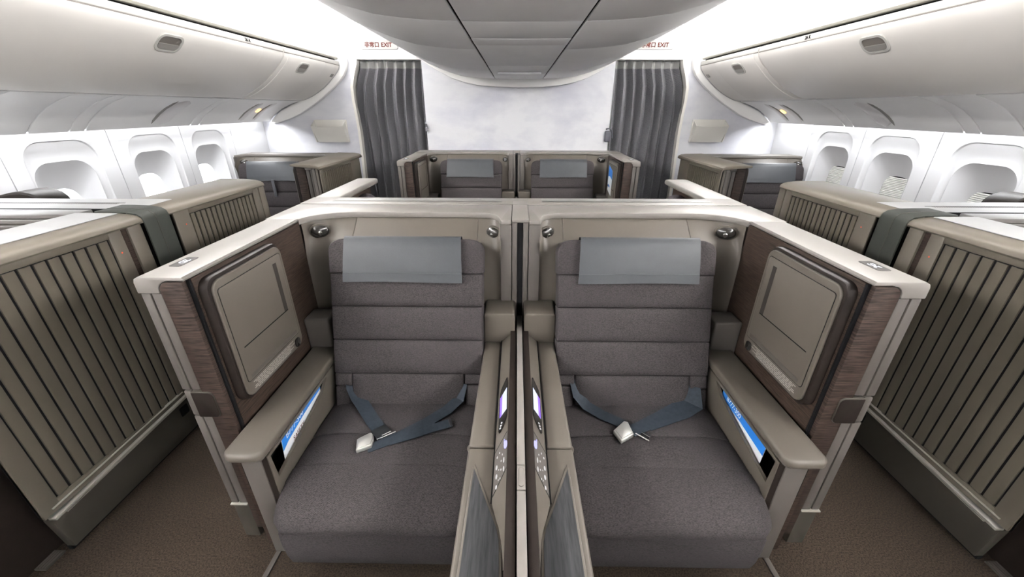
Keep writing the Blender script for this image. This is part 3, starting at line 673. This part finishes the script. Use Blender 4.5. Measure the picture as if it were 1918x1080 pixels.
def headrest_cover(label, dx0=0, dx1=0, group='headrest covers'):
    x0, x1 = -.768, -.259
    o3 = lambda x, t, n: (x, *back_line(t, n))
    def skew(x, k): return (x+dx0*k)
    rows = [(.94, .075), (.99, .045), (1.012, .02), (1.012, -.010), (.995, -.0215), (.95, -.024), (.88, -.026), (.80, -.024), (.755, -.021), (.745, -.0205)]
    grid = []
    for r, (t, n) in enumerate(rows):
        k = max(0, (1.0-t)/.25); row = []
        for j in range(13):
            u = j/12; x = x0+(x1-x0)*u+dx0*k*(1-u)+dx1*k*u
            row.append(o3(x, t+.006*math.sin(u*5)*k*.5, n-.0015*math.sin(u*9)*k))
        grid.append(row)
    H = thing('headrest_cover', label, 'headrest cover', (-.5, 1.65, 1.0), group)
    bm = NB(); sheet(bm, grid[:8], .003, (0, -.950, .312)); part('cover_sheet', bm, LEATHER, H, 60)
    bm = NB(); sheet(bm, [[(x, y-.0004, z) for x, y, z in g] for g in grid[7:]], .004, (0, -.950, .312)); part('cover_hem', bm, LEATHER, H, 60)
    return H

def console(label):
    S = thing('centre_console', label, 'console', (-.1, 1.0, 0), 'centre consoles')
    P = lambda name, bm, m, par=None, ang=35: part(name, bm, m, par or S, ang)
    bm = NB(); box(bm, -.162, -.055, .28, 1.72, .03, .632); P('console_body', bm, PLASTIC)
    bm = NB(); prism(bm, [(-.170, .948), (-.163, 1.585), (-.085, 1.585), (-.083, .948)], 'z', .625, .655, .010, 3); P('armrest_lid', bm, PLASTIC)
    bm = NB(); ball(bm, (-.169, .96, .63), .008, .012, .012); P('lid_hinge', bm, PLASTIC)
    bm = NB(); prism(bm, [(-.173, .28), (-.170, .944), (-.081, .944), (-.077, .745), (-.056, .70), (-.040, .66), (-.040, .28)], 'z', .625, .652, .008, 3); P('table_deck', bm, PLASTIC)
    rim = [(-.1435, .880), (-.138, .865), (-.089, .742), (-.060, .676), (-.052, .640), (-.047, .555), (-.047, .29), (-.158, .29), (-.152, .70), (-.1475, .866)]
    bm = NB(); prism(bm, rim, 'z', .650, .657, .002); P('table_rim', bm, PLASTIC)
    ins = [(-.1425, .858), (-.0935, .736), (-.066, .672), (-.058, .638), (-.054, .555), (-.054, .29), (-.151, .29), (-.146, .70)]
    bm = NB(); prism(bm, ins, 'z', .655, .6585); P('table_inlay', bm, SLATE)
    # sloping control side: from the lid up to the wood strip
    za, zb = .655, .692; xa, xb = -.083, -.0425
    slope = lambda x: za+(zb-za)*(x-xa)/(xb-xa)
    prof = [(xa, za), (xb, zb), (xb, .60), (xa, .60)]
    bm = NB(); loft(bm, [[(max(x, xm), y, min(z, zc)) for x, z in prof] for y, zc, xm in ((1.62, 9, -9), (.75, 9, -9), (.70, .690, -.0690), (.66, .681, -.0565), (.62, .670, -.0495), (.57, .6535, -.0455))], True, True); P('control_side', bm, PLASTIC)
    bm = NB(); box(bm, -.0855, -.0825, .745, 1.585, .60, .658); P('side_gap', bm, BLACK)
    def onslope(pts, h0, h1):
        bb = NB(); return loft(bb, [[(x, y, slope(x)+h0) for x, y in pts], [(x, y, slope(x)+h1) for x, y in pts]], True, True)
    hp = [(-.052, 1.270), (-.049, 1.262), (-.047, 1.20), (-.046, 1.055), (-.050, 1.035), (-.066, .995), (-.070, .990), (-.074, .998), (-.0765, 1.05), (-.0765, 1.185), (-.073, 1.215), (-.060, 1.25)]
    hs = P('handset', onslope(hp, -.001, .004), LAMPDARK)
    P('handset_screen', onslope([(-.0500, 1.205), (-.0485, 1.085), (-.0728, 1.060), (-.0745, 1.165)], .004, .0048), SCREENGLOW, hs)
    P('screen_bar', onslope([(-.0665, 1.177), (-.0655, 1.067), (-.0728, 1.060), (-.0745, 1.165)], .0047, .0053), SCREENVIOLET, hs)
    for k in range(3): P('handset_key', onslope(rr(-.071+.002*k, -.066+.002*k, 1.005+.011*k, 1.012+.011*k, .002, 3), .004, .0052), ICONWHITE, hs)
    cp = P('control_panel', onslope([(-.0445, .975), (-.0432, .835), (-.0805, .765), (-.0815, .915)], 0, .0012), MAUVE)
    P('panel_outline', onslope([(-.0438, .981), (-.0428, .831), (-.081, .759), (-.0823, .919)], 0, .0006), BLACK, cp)
    P('lit_button', onslope([(-.048+.0055*math.cos(a*.5236), .925+.017*math.sin(a*.5236)) for a in range(12)], .001, .0018), ICONGLOW, cp)
    P('lit_button', onslope([(-.0525+.0015*math.cos(a*.7854), .940+.012*math.sin(a*.7854)) for a in range(8)], .001, .0018), ICONGLOW, cp)
    for x, y, rx, ry in ((-.073, .893, .002, .005), (-.066, .905, .0016, .004), (-.0735, .855, .003, .009), (-.0725, .822, .003, .009), (-.0715, .786, .0028, .007),
                         (-.052, .868, .0022, .011), (-.0515, .835, .0022, .010), (-.060, .870, .0015, .004), (-.0595, .838, .0015, .004), (-.061, .808, .0014, .004), (-.057, .892, .0014, .004), (-.0665, .842, .0012, .003), (-.066, .806, .0012, .003)):
        P('panel_key', onslope([(x+rx*math.cos(a*.7854), y+ry*math.sin(a*.7854)) for a in range(8)], .001, .0017), ICONWHITE, cp)
    bm = NB(); box(bm, -.0420, -.0155, .28, 1.68, .03, .712, .0015); P('wood_strip', bm, DARKWOOD)
    # block behind the lid
    bm = NB(); prism(bm, rr(-.165, -.022, .60, .803, .014, 5, (0, 0, 1, 1)), 'y', 1.585, 1.735, .006, 3); P('console_block', bm, PLASTIC)
    return S

def seat_belt(label, right):
    """lap belt lying on the seat cushion"""
    S = thing('seat_belt', label, 'seat belt', (-.5, 1.25, .45), 'seat belts')
    P = lambda name, bm, m, par=None, ang=35: part(name, bm, m, par or S, ang)
    Z = .437; SLV = mat('black_sleeve', (.010, .011, .012), .45, spec=.3)
    if not right:
        bm = NB(); ribbon(bm, [(-.792, 1.47, .53), (-.775, 1.445, .49), (-.745, 1.418, .450), (-.71, 1.385, Z), (-.63, 1.285, Z), (-.575, 1.222, Z+.002)], [.034, .050, .058, .060, .058, .056], .003); P('belt_webbing', bm, BELT)
        bm = NB(); ribbon(bm, [(-.590, 1.238, Z+.003), (-.565, 1.210, Z+.007), (-.548, 1.190, Z+.006)], .060, .006); P('belt_sleeve', bm, SLV)
        bm = NB(); tube(bm, [(-.575, 1.172, Z+.010), (-.510, 1.214, Z+.012)], .0026); P('belt_tongue', bm, CHROME)
        bm = NB(); tube(bm, [(-.560, 1.192, Z+.012), (-.530, 1.214, Z+.013)], .0022); P('belt_tongue', bm, CHROME)
        bm = NB(); ribbon(bm, [(-.60, 1.130, Z+.001), (-.55, 1.160, Z+.002), (-.49, 1.200, Z+.002), (-.40, 1.272, Z+.002), (-.32, 1.352, Z+.003), (-.275, 1.41, .452), (-.255, 1.45, .51)], [.04, .046, .050, .055, .056, .055, .04], .003); P('belt_webbing', bm, BELT)
        bm = NB(); ribbon(bm, [(-.525, 1.170, Z+.003), (-.44, 1.205, Z+.005), (-.36, 1.243, Z+.005), (-.292, 1.270, Z+.007)], .046, .003); P('belt_tail', bm, BELT)
        bm = NB(); ribbon(bm, [(-.298, 1.269, Z+.0095), (-.288, 1.273, Z+.0095)], .046, .002); P('tail_stitch', bm, SLV)
    else:
        bm = NB(); ribbon(bm, [(-.243, 1.46, .53), (-.262, 1.42, .475), (-.30, 1.382, .445), (-.36, 1.335, Z), (-.42, 1.290, Z+.002), (-.45, 1.262, Z+.003)], [.036, .052, .058, .056, .054, .052], .003); P('belt_webbing', bm, BELT)
        bm = NB(); ribbon(bm, [(-.455, 1.235, Z+.004), (-.51, 1.262, Z+.003), (-.56, 1.290, Z+.003)], .058, .003); P('belt_tail', bm, BELT)
        bm = NB(); ribbon(bm, [(-.53, 1.272, Z+.002), (-.62, 1.318, Z+.002), (-.71, 1.365, Z+.002), (-.765, 1.400, .45), (-.785, 1.445, .51)], [.066, .080, .100, .110, .06], .003); P('belt_webbing', bm, BELT)
        bm = NB(); ribbon(bm, [(-.50, 1.220, Z+.001), (-.525, 1.200, Z+.003)], .034, .004); P('belt_sleeve', bm, SLV)
        bm = NB(); tube(bm, [(-.475, 1.222, Z+.008), (-.518, 1.183, Z+.007)], .0028); P('belt_tongue', bm, CHROME)
        bm = NB(); tube(bm, [(-.50, 1.226, Z+.009), (-.525, 1.200, Z+.010)], .0022); P('belt_tongue', bm, CHROME)
    pts = [(-.652, 1.165), (-.607, 1.203), (-.595, 1.193), (-.586, 1.171), (-.584, 1.135), (-.635, 1.109)] if not right else [(-.441, 1.283), (-.456, 1.277), (-.463, 1.209), (-.404, 1.170), (-.384, 1.228)]
    cx = sum(q[0] for q in pts)/len(pts); cy = sum(q[1] for q in pts)/len(pts)
    bm = NB(); prism(bm, pts, 'z', Z, Z+.018, .003, 2); b = P('buckle', bm, BUCKLE)
    bm = NB(); prism(bm, [(cx+(x-cx)*.86, cy+(y-cy)*.86) for x, y in pts], 'z', Z+.017, Z+.024, .003, 2); P('buckle_lid', bm, BUCKLE, b)
    return S

def safety_card(label, pts3, nrm, lines=True):
    """flat folded card: pts3 = four cabin corners (lower near, lower far, upper far, upper near)"""
    a, b, c, d = [Vector(CUR[0](*q)) for q in pts3]; n = Vector(CUR[0](*(Vector(pts3[0])+Vector(nrm))))-a; n.normalize()
    old = CUR[0]; CUR[0] = IDENT
    C = thing('safety_card', label, 'card', tuple((a+b)/2), 'safety cards')
    def q(u, v, h): return tuple(a+(b-a)*u+(d-a)*v+n*h)
    def patch(pts, h0, h1): 
        bb = NB(); return loft(bb, [[q(u, v, h0) for u, v in pts], [q(u, v, h1) for u, v in pts]], True, True)
    part('card_sheet', patch([(0, 0), (1, 0), (1, 1), (0, 1)], -.0015, 0), CARDW, C)
    part('blue_band', patch([(0, .52), (.12, .60), (.5, .66), (1, .66), (1, 1), (0, 1)], 0, .0004), BLUE, C)
    part('blue_band', patch([(.1, .16), (.55, .22), (.55, .30), (.1, .26)], 0, .0004), BLUE, C)
    part('blue_stamp', patch([(.03, .10), (.09, .10), (.09, .22), (.03, .22)], 0, .0004), INK, C)
    if lines:
        r = (b-a).normalized(); u = (d-a).normalized(); 
        text_mesh('card_lettering', 'B777-300', (d-a).length*.26, CARDW, q(.30, .80, .0006), r, u, C, .0002)
        text_mesh('card_lettering', 'SAFETY', (d-a).length*.2, RED, q(.36, .42, .0006), r, u, C, .0002)
    CUR[0] = old
    return C

LEFT = lambda x, y, z: (x, y, z)
def RIGHT(x, y, z):
    a = -x
    return ((a*1.012 if a < .87 else .8804+(a-.87)*1.083)-.001, y, z)
first = {}
CUR[0] = LEFT
sL = suite_shell('front seat suite left of the centre divider, with stowed monitor', '2D', None)
aL = airline_seat('front taupe cloth seat left of the divider, belt loosely folded on it')
hL = headrest_cover('grey leather headrest cover on the front left seat', -.012, .004)
cL = console('beige console with lit handset left of the divider'); cL['label'] = 'beige armrest console with lit handset, left of the divider'
bL = seat_belt('navy belt with long loose tail on the front left seat', False)
kL = safety_card('blue and white safety card showing its lettering in left armrest pocket', [(-.882, 1.055, .425), (-.882, 1.368, .445), (-.876, 1.395, .532), (-.886, 1.078, .553)], (1, 0, 0))
CUR[0] = RIGHT
sR = suite_shell('front seat suite right of the centre divider, with stowed monitor', '2G', None)
aR = airline_seat('front taupe cloth seat right of the divider, buckle upturned on it')
hR = headrest_cover('grey leather headrest cover on the front right seat', -.004, .006)
cR = console('beige armrest console with lit handset, right of the divider')
bR = seat_belt('navy belt with wide crumpled strap on the front right seat', True)
kR = safety_card('blue and white safety card seen edge-on in right armrest pocket', [(-.880, 1.385, .438), (-.880, 1.062, .420), (-.892, 1.060, .510), (-.892, 1.395, .548)], (1, 0, 0))
CUR[0] = IDENT

# ---- divider between the consoles
D = thing('privacy_divider', 'narrow pale privacy divider lowered between the two front seats', 'divider', (.004, 1.0, 0))
bm = NB(); box(bm, -.0095, .0095, .28, 1.70, .02, .70); part('divider_panel', bm, PLASTIC, D)
for y0, y1 in ((.28, .733), (.736, .816), (.819, 1.72)):
    bm = NB(); box(bm, -.0120, .0120, y0, y1, .70, .722, .002); part('divider_cap', bm, CAPMAT, D)
bm = NB(); prism(bm, rr(-.008, .008, .745, .808, .0079, 6), 'z', .7215, .7225); part('button_outline', bm, MAUVE, D)
bm = NB(); prism(bm, rr(-.007, .007, .746, .807, .0069, 6), 'z', .7215, .7235, .0008); part('release_button', bm, CAPMAT, D)
bm = NB(); box(bm, -.0135, .0135, 1.735, 1.9, .60, 1.188); part('divider_slot', bm, BLACK, D)

# ---- ledge behind the front seats
G = thing('partition_ledge', 'long pale ledge running across behind the two front seats', 'ledge', (0, 2.14, 0))
bm = NB(); box(bm, -1.15, 1.17, 2.07, 2.20, .02, 1.165); part('partition_panel', bm, PLASTIC, G)
bm = NB(); prism(bm, [(-1.172, 2.068), (1.198, 2.068), (1.198, 2.225), (-1.172, 2.225)], 'z', 1.166, 1.2, .005); part('ledge_top', bm, CAPMAT, G)
bm = NB(); box(bm, -1.16, 1.185, 2.048, 2.070, 1.15, 1.190); part('ledge_joint', bm, BLACK, G)
for x0, x1 in ((-1.02, -.10), (.12, 1.04)):
    bm = NB(); prism(bm, rr(x0, x1, 2.118, 2.142, .006), 'z', 1.1995, 1.2006); part('ledge_groove', bm, KICK, G)
    bm = NB(); prism(bm, rr(x0, x1, 2.145, 2.20, .006), 'z', 1.1995, 1.2010, .0005); part('ledge_insert', bm, SILVER, G)
bm = NB(); box(bm, -.0385, .0395, 1.745, 2.14, 1.186, 1.2012, .003); part('hinge_cover', bm, CAPMAT, G)
for z0 in (2.05,):
    bm = NB(); box(bm, -.039, .040, 2.05, 2.056, 1.19, 1.2018); part('cover_joint', bm, MAUVE, G)

# ---- rear-facing suite arms beyond the ledge
for sx in (-1, 1):
    CUR[0] = LEFT if sx < 0 else RIGHT
    nm = 'left' if sx < 0 else 'right'
    A = thing('rear_facing_suite', 'beige wall, lit on top, of rear-facing suite beyond the ledge, %s side' % nm, 'seat suite', (-1.1, 2.5, 0), 'rear-facing suites')
    bm = NB(); prism(bm, rr(-1.172, -1.02, 2.228, 2.90, .03, 5, (0, 0, 1, 1)), 'z', 1.166, 1.2, .012, 3); part('arm_cap', bm, CAPMAT, A)
    bm = NB(); box(bm, -1.16, -1.10, 2.23, 2.85, .02, 1.168); part('side_wall', bm, PLASTIC, A)
    bm = NB(); box(bm, -1.10, -1.07, 2.23, 2.84, .05, 1.165); part('inner_wood_panel', bm, WOOD, A)
    bm = NB(); ball(bm, (-1.02, 2.62, 1.075), .07, .05, .07); part('headrest_ear', bm, CLOTH2, A)
    bm = NB(); box(bm, -1.07, -1.03, 2.26, 2.38, 1.115, 1.135, .004); part('latch_bar', bm, CREAMW, A)
    bm = NB(); box(bm, -1.07, -.2, 2.70, 2.80, .05, .85); part('seat_back', bm, CLOTH2, A)
CUR[0] = IDENT

# ---- centre suites of the last row: copies of the front ones
index_kids(); OFF = (-.02, 2.90, 0)
for src, lab in ((sL, 'far seat suite against the bulkhead, left of centre'), (sR, 'far seat suite against the bulkhead, right of centre'),
                 (aL, 'far cloth seat against the bulkhead, left of centre'), (aR, 'far cloth seat against the bulkhead, right of centre'),
                 (hL, 'grey headrest cover on the far seat left of centre'), (hR, 'grey headrest cover on the far seat right of centre'),
                 (cL, 'console of the far row, left of its divider'), (cR, 'console of the far row, right of its divider'), (D, 'pale divider between the two far centre seats')):
    c = copy_tree(src, OFF); c['label'] = lab
CUR[0] = lambda x, y, z: tuple(Vector(RIGHT(x, y, z))+Vector(OFF))
safety_card('blue and white safety card propped on far right monitor', [(-.962, 1.40, .87), (-.962, 1.23, .83), (-.962, 1.23, 1.10), (-.962, 1.40, 1.12)], (1, 0, 0), False)
CUR[0] = IDENT
# ledge behind far row
bm = NB(); box(bm, -1.19, 1.18, 4.955, 4.998, .02, 1.2, .004); o = part('rear_ledge', bm, CAPMAT, None, loc=(0, 4.97, 0)); tag(o, 'narrow pale filler ledge between far seats and bulkhead', 'ledge')

# ---- side suites beside the aisles
SL = lambda x, y, z: (x, y, z)
SR = lambda x, y, z: (-x+.018, y+.008, z)
def slatted(parent, x, y0, y1, z0, z1, n, frame, dot=None, P=None, kz=0):
    fy0, fy1, fz0, fz1 = frame
    bm = NB()
    box(bm, x-.02, x-.008, fy0, fy1, fz0, fz1)            # backing
    P('slat_backing', bm, BLACK, parent)
    bm = NB()
    box(bm, x-.02, x, fy0, y0-.004, fz0, fz1, .003); box(bm, x-.02, x, y1+.004, fy1, fz0, fz1, .003)
    box(bm, x-.02, x, y0-.01, y1+.01, z1+.004, fz1, .003); box(bm, x-.02, x, y0-.01, y1+.01, fz0, z0-.004, .003)
    fr = P('door_frame', bm, DOORMAT, parent)
    pitch = (y1-y0)/n
    for k in range(n):
        a = y0+pitch*k+.0035; b = y0+pitch*(k+1)-.0035
        bm = NB(); prism(bm, [(x-.014, a), (x-.003, a+.001), (x-.0015, a+.004), (x-.0045, b-.002), (x-.014, b)], 'z', z0, z1); P('slat', bm, SLATMAT, parent)
    if dot:
        bm = NB(); disc(bm, (x-.001, dot[0], dot[1]), (1, 0, 0), .004, .002, 10); P('red_dot', bm, ORANGE, parent)
def cap_profile(x0=-1.802, x1=-2.10):
    return [(x0-.004, 1.158), (x0, 1.166), (x0-.004, 1.18), (x0-.02, 1.192), (x0-.05, 1.200), (x0-.10, 1.2045), (x0-.15, 1.206), (x1, 1.206), (x1, 1.175), (x0-.03, 1.175)]
def aisle_suite(nm, dom_y):
    S = thing('aisle_suite', 'slatted side suite beside the %s aisle with grey green strap' % nm, 'seat suite', (-2.3, 1.5, 0), 'side suites')
    P = lambda name, bm, m, par=None, ang=35: part(name, bm, m, par or S, ang)
    # near sliding door
    dr = thing_part('sliding_door', S, (-1.82, 1.3, .2))
    slatted(dr, -1.812, 1.035, 1.632, .272, 1.128, 12, (.968, 1.70, .222, 1.162), (1.665, 1.06), P)
    bm = NB(); prism(bm, [(.985, .200), (1.695, .238), (1.695, .249), (.985, .213)], 'x', -1.830, -1.797, .002); P('door_rail', bm, ALU)
    bm = NB(); prism(bm, [(1.0, .244), (1.66, .268), (1.66, .272), (1.0, .248)], 'x', -1.82, -1.806); P('slat_sill', bm, ALU)
    bm = NB(); prism(bm, [(1.03, .188), (1.69, .227), (1.69, .231), (1.03, .192)], 'x', -1.832, -1.808); P('lower_rail', bm, ALU)
    bm = NB(); prism(bm, [(1.0, .02), (.985, .20), (1.71, .24), (1.74, .02)], 'x', -1.86, -1.822, .004); P('kick_panel', bm, KICK)
    bm = NB(); box(bm, -1.86, -1.84, 1.0, 2.9, 0, .03); P('toe_gap', bm, BLACK)  # black strip painting the floor shadow under the kick panel
    bm = NB(); prism(bm, rr(1.615, 1.668, .135, .19, .008), 'x', -1.83, -1.8205, .001); P('kick_recess', bm, BLACK)
    # structure between the doors
    bm = NB(); box(bm, -1.835, -1.816, 1.703, 1.728, .02, 1.165); P('wood_stile', bm, WOOD2)
    bm = NB(); box(bm, -1.835, -1.808, 1.730, 1.80, .02, 1.170, .004); P('stile', bm, DOORMAT)
    bm = NB(); box(bm, -1.9, -1.84, 1.70, 2.06, .02, 1.15); P('core_post', bm, BLACK)
    # cap
    bm = NB(); prism(bm, cap_profile(), 'y', .45, 1.815, .002, 2, 50); P('top_cap', bm, CAPM2); bm = NB(); box(bm, -2.10, -1.895, .45, 1.80, 1.2045, 1.2085, .0015); P('lit_cap_top', bm, SHELFM)  # white plate paints the strong light on the flat top of the tan cap
    bm = NB(); prism(bm, cap_profile(), 'y', 1.955, 2.80, .002, 2, 50); P('top_cap', bm, CAPM2)
    # strap: a soft cover wrapped over the joint
    prof = [(-1.798, .70), (-1.796, 1.150), (-1.797, 1.172), (-1.802, 1.188), (-1.822, 1.202), (-1.87, 1.210), (-1.95, 1.2125), (-2.02, 1.213)]
    inner = [(x-.008 if z < 1.19 else x, z-.006 if z > 1.16 else z) for x, z in prof]
    bm = NB(); prism(bm, prof+inner[::-1], 'y', 1.812, 1.958, .002, 2, 50); P('strap_cover', bm, STRAP)
    bm = NB(); prism(bm, [(x+.0012, z+.001) for x, z in prof]+inner[::-1], 'y', 1.879, 1.882); P('strap_seam', bm, KICK)
    # far door
    dr2 = thing_part('sliding_door', S, (-1.82, 2.3, .2))
    slatted(dr2, -1.814, 2.107, 2.667, .30, 1.128, 14, (2.0, 2.735, .222, 1.164), (2.06, 1.085), P)
    bm = NB(); box(bm, -1.86, -1.822, 2.0, 2.75, .02, .22); P('kick_panel', bm, KICK)
    bm = NB(); box(bm, -1.845, -1.80, 2.0, 2.74, .205, .216); P('door_rail', bm, ALU)
    bm = NB(); box(bm, -1.835, -1.81, 2.738, 2.80, .02, 1.168, .004); P('stile', bm, DOORMAT)
    bm = NB(); box(bm, -1.835, -1.828, 1.975, 1.985, .9, 1.0); P('latch_pin', bm, CHROME)
    # interior of the near suite: dark foot well, seat surround rails
    bm = NB(); box(bm, -1.94, -1.91, .30, 1.25, .0, 1.165); P('foot_well_panel', bm, DARKWOOD)
    bm = NB(); box(bm, -1.908, -1.862, .915, .99, .0, .008); P('floor_vent', bm, KICK)
    for k in range(4):
        bm = NB(); box(bm, -1.904+.011*k, -1.899+.011*k, .92, .985, .007, .010); P('vent_slat', bm, MAUVE)
    bm = NB(); prism(bm, [(-2.10, 1.175), (-2.10, 1.206), (-2.9, 1.206), (-2.9, 1.175)], 'y', 1.775, 1.882, .004); P('shelf_front', bm, SILVER)
    for yc, zc, xe in ((1.770, 1.192, -2.13), (1.728, 1.180, -2.12)):
        bm = NB(); tube(bm, [(-2.95, yc, zc), (xe-.16, yc, zc), (xe-.02, yc, zc+.002), (xe+.03, yc, zc-.002)], .014); P('surround_rail', bm, MAUVE)
    bm = NB(); box(bm, -2.95, -2.10, 1.68, 1.73, .4, 1.172); P('surround_pad', bm, MAUVE)
    bm = NB(); box(bm, -2.10, -1.84, .45, 1.83, 1.0, 1.176); P('side_wall', bm, PLASTIC)
    # shelf
    bm = NB(); box(bm, -2.98, -1.90, 1.89, 2.125, 1.16, 1.2075, .005); P('shelf_top', bm, SHELFM)
    bm = NB(); box(bm, -2.97, -1.95, 1.880, 1.892, 1.15, 1.2075); P('shelf_joint', bm, BLACK)
    bm = NB(); box(bm, -2.95, -2.06, 2.015, 2.021, 1.207, 1.2083); P('shelf_groove', bm, INK)
    bm = NB(); 
    for k in range(70): 
        xx = -2.92+k*.012; box(bm, xx, xx+.006, 1.992, 2.012, 1.207, 1.2081)
    o = P('vent_perforations', bm, MAUVE); o['kind'] = 'stuff'
    bm = NB(); box(bm, -2.98, -1.85, 2.0, 2.12, .02, 1.17); P('partition_panel', bm, PLASTIC)
    bm = NB(); box(bm, -2.10, -1.84, 2.13, 2.78, .02, 1.176); P('side_wall', bm, PLASTIC)
    return S
def thing_part(name, parent, loc):
    o = bpy.data.objects.new(name, None); COL.objects.link(o); o.empty_display_size = .05
    o.parent = parent; o.location = Vector(CUR[0](*loc))-wloc(parent); return o
CAPM2 = mat('tan_cap_plastic', (.11, .095, .075), .42, .04, 5, .15, 900)
HOODM = mat('dark_taupe_plastic', (.022, .019, .017), .5, spec=.15)
SHELFM = mat('white_shelf_and_lit_cap', (.33, .328, .325), .5, spec=.1)  # the shelf's own white; on the cap top it stands in for light
for sx in (-1, 1):
    CUR[0] = SL if sx < 0 else SR; nm = 'left' if sx < 0 else 'right'
    aisle_suite(nm, 0)
    # hood behind the shelf
    H = thing('seat_hood', 'dark brown curved hood rising behind the %s side shelf' % nm, 'seat hood', (-2.85, 2.24, 0), 'dark seat hoods')
    arc = [(-2.64, 1.10), (-2.665, 1.185), (-2.69, 1.212), (-2.725, 1.228), (-2.77, 1.235), (-2.83, 1.230), (-2.90, 1.215), (-3.0, 1.19), (-3.02, 1.18), (-3.02, 1.10)]
    bm = NB(); prism(bm, arc, 'y', 2.16, 2.30, .004, 2, 50); part('hood_shell', bm, HOODM, H)
    bm = NB(); prism(bm, [(x*.985-.04, z-.012) for x, z in arc], 'y', 2.152, 2.17); part('hood_face', bm, DARKWOOD, H)
    bm = NB(); box(bm, -3.02, -2.64, 2.16, 2.30, .02, 1.11); part('hood_base', bm, HOODM, H)
    # far side suite facing the viewer
    base = CUR[0]
    CUR[0] = (lambda b: lambda x, y, z: b(-1.885-1.07*(1.156+x), y+2.60, z))(base)
    FS = suite_shell('far side suite with slatted aisle screen, by the windows on the %s' % nm, '1A' if sx < 0 else '1K', None, 'far side suites', False)
    airline_seat('far cloth seat beside the windows on the %s' % nm, 'far side seats')
    headrest_cover('pale headrest cover on the %s window seat' % nm, 0, 0, 'headrest covers')
    if sx < 0:
        bm = NB(); box(bm, -.545, -.515, 1.528, 1.545, .80, .98, .003); o = part('hanging_strap', bm, mat('black_strap', (.05, .05, .055), .6), None, loc=CUR[0](-.53, 1.53, .8)); tag(o, 'short dark strap hanging on the far left window seat', 'strap')
    CUR[0] = base
    E = FS
    PE = lambda name, bm, m, par=None, ang=35: part(name, bm, m, par or E, ang)
    bm = NB(); prism(bm, [(-1.772, 1.155), (-1.768, 1.168), (-1.775, 1.185), (-1.80, 1.197), (-1.85, 1.203), (-2.03, 1.206), (-2.03, 1.19), (-1.80, 1.17)], 'y', 3.575, 4.62, .003, 2, 50); PE('top_cap', bm, CAPM2)
    slatted(E, -1.780, 3.66, 4.30, .30, 1.128, 16, (3.60, 4.56, .22, 1.160), None, PE)
    bm = NB(); box(bm, -1.868, -1.80, 3.62, 4.60, .02, 1.17); PE('screen_core', bm, PLASTIC)
    bm = NB(); box(bm, -1.80, -1.782, 3.58, 4.6, .02, .215); PE('kick_panel', bm, KICK)
    bm = NB(); box(bm, -1.852, -1.825, 3.60, 3.63, .05, 1.165, .003); PE('edge_strip', bm, MAUVE)
    bm = NB(); box(bm, -1.822, -1.79, 3.60, 3.63, .05, 1.165, .003); PE('edge_strip', bm, PLASTIC)
CUR[0] = IDENT

# ---- floor seat track covers beside the front seats
for sx in (-1, 1):
    CUR[0] = LEFT if sx < 0 else RIGHT
    bm = NB(); prism(bm, [(-1.005, .55), (-.985, .55), (-.975, 1.03), (-.995, 1.03)], 'z', 0, .006, .001); o = part('seat_track_cover', bm, MAUVE, None, loc=CUR[0](-.99, .8, 0))
    tag(o, 'thin floor track strip beside the front %s seat' % ('left' if sx < 0 else 'right'), 'track cover', 'floor track strips')
CUR[0] = IDENT
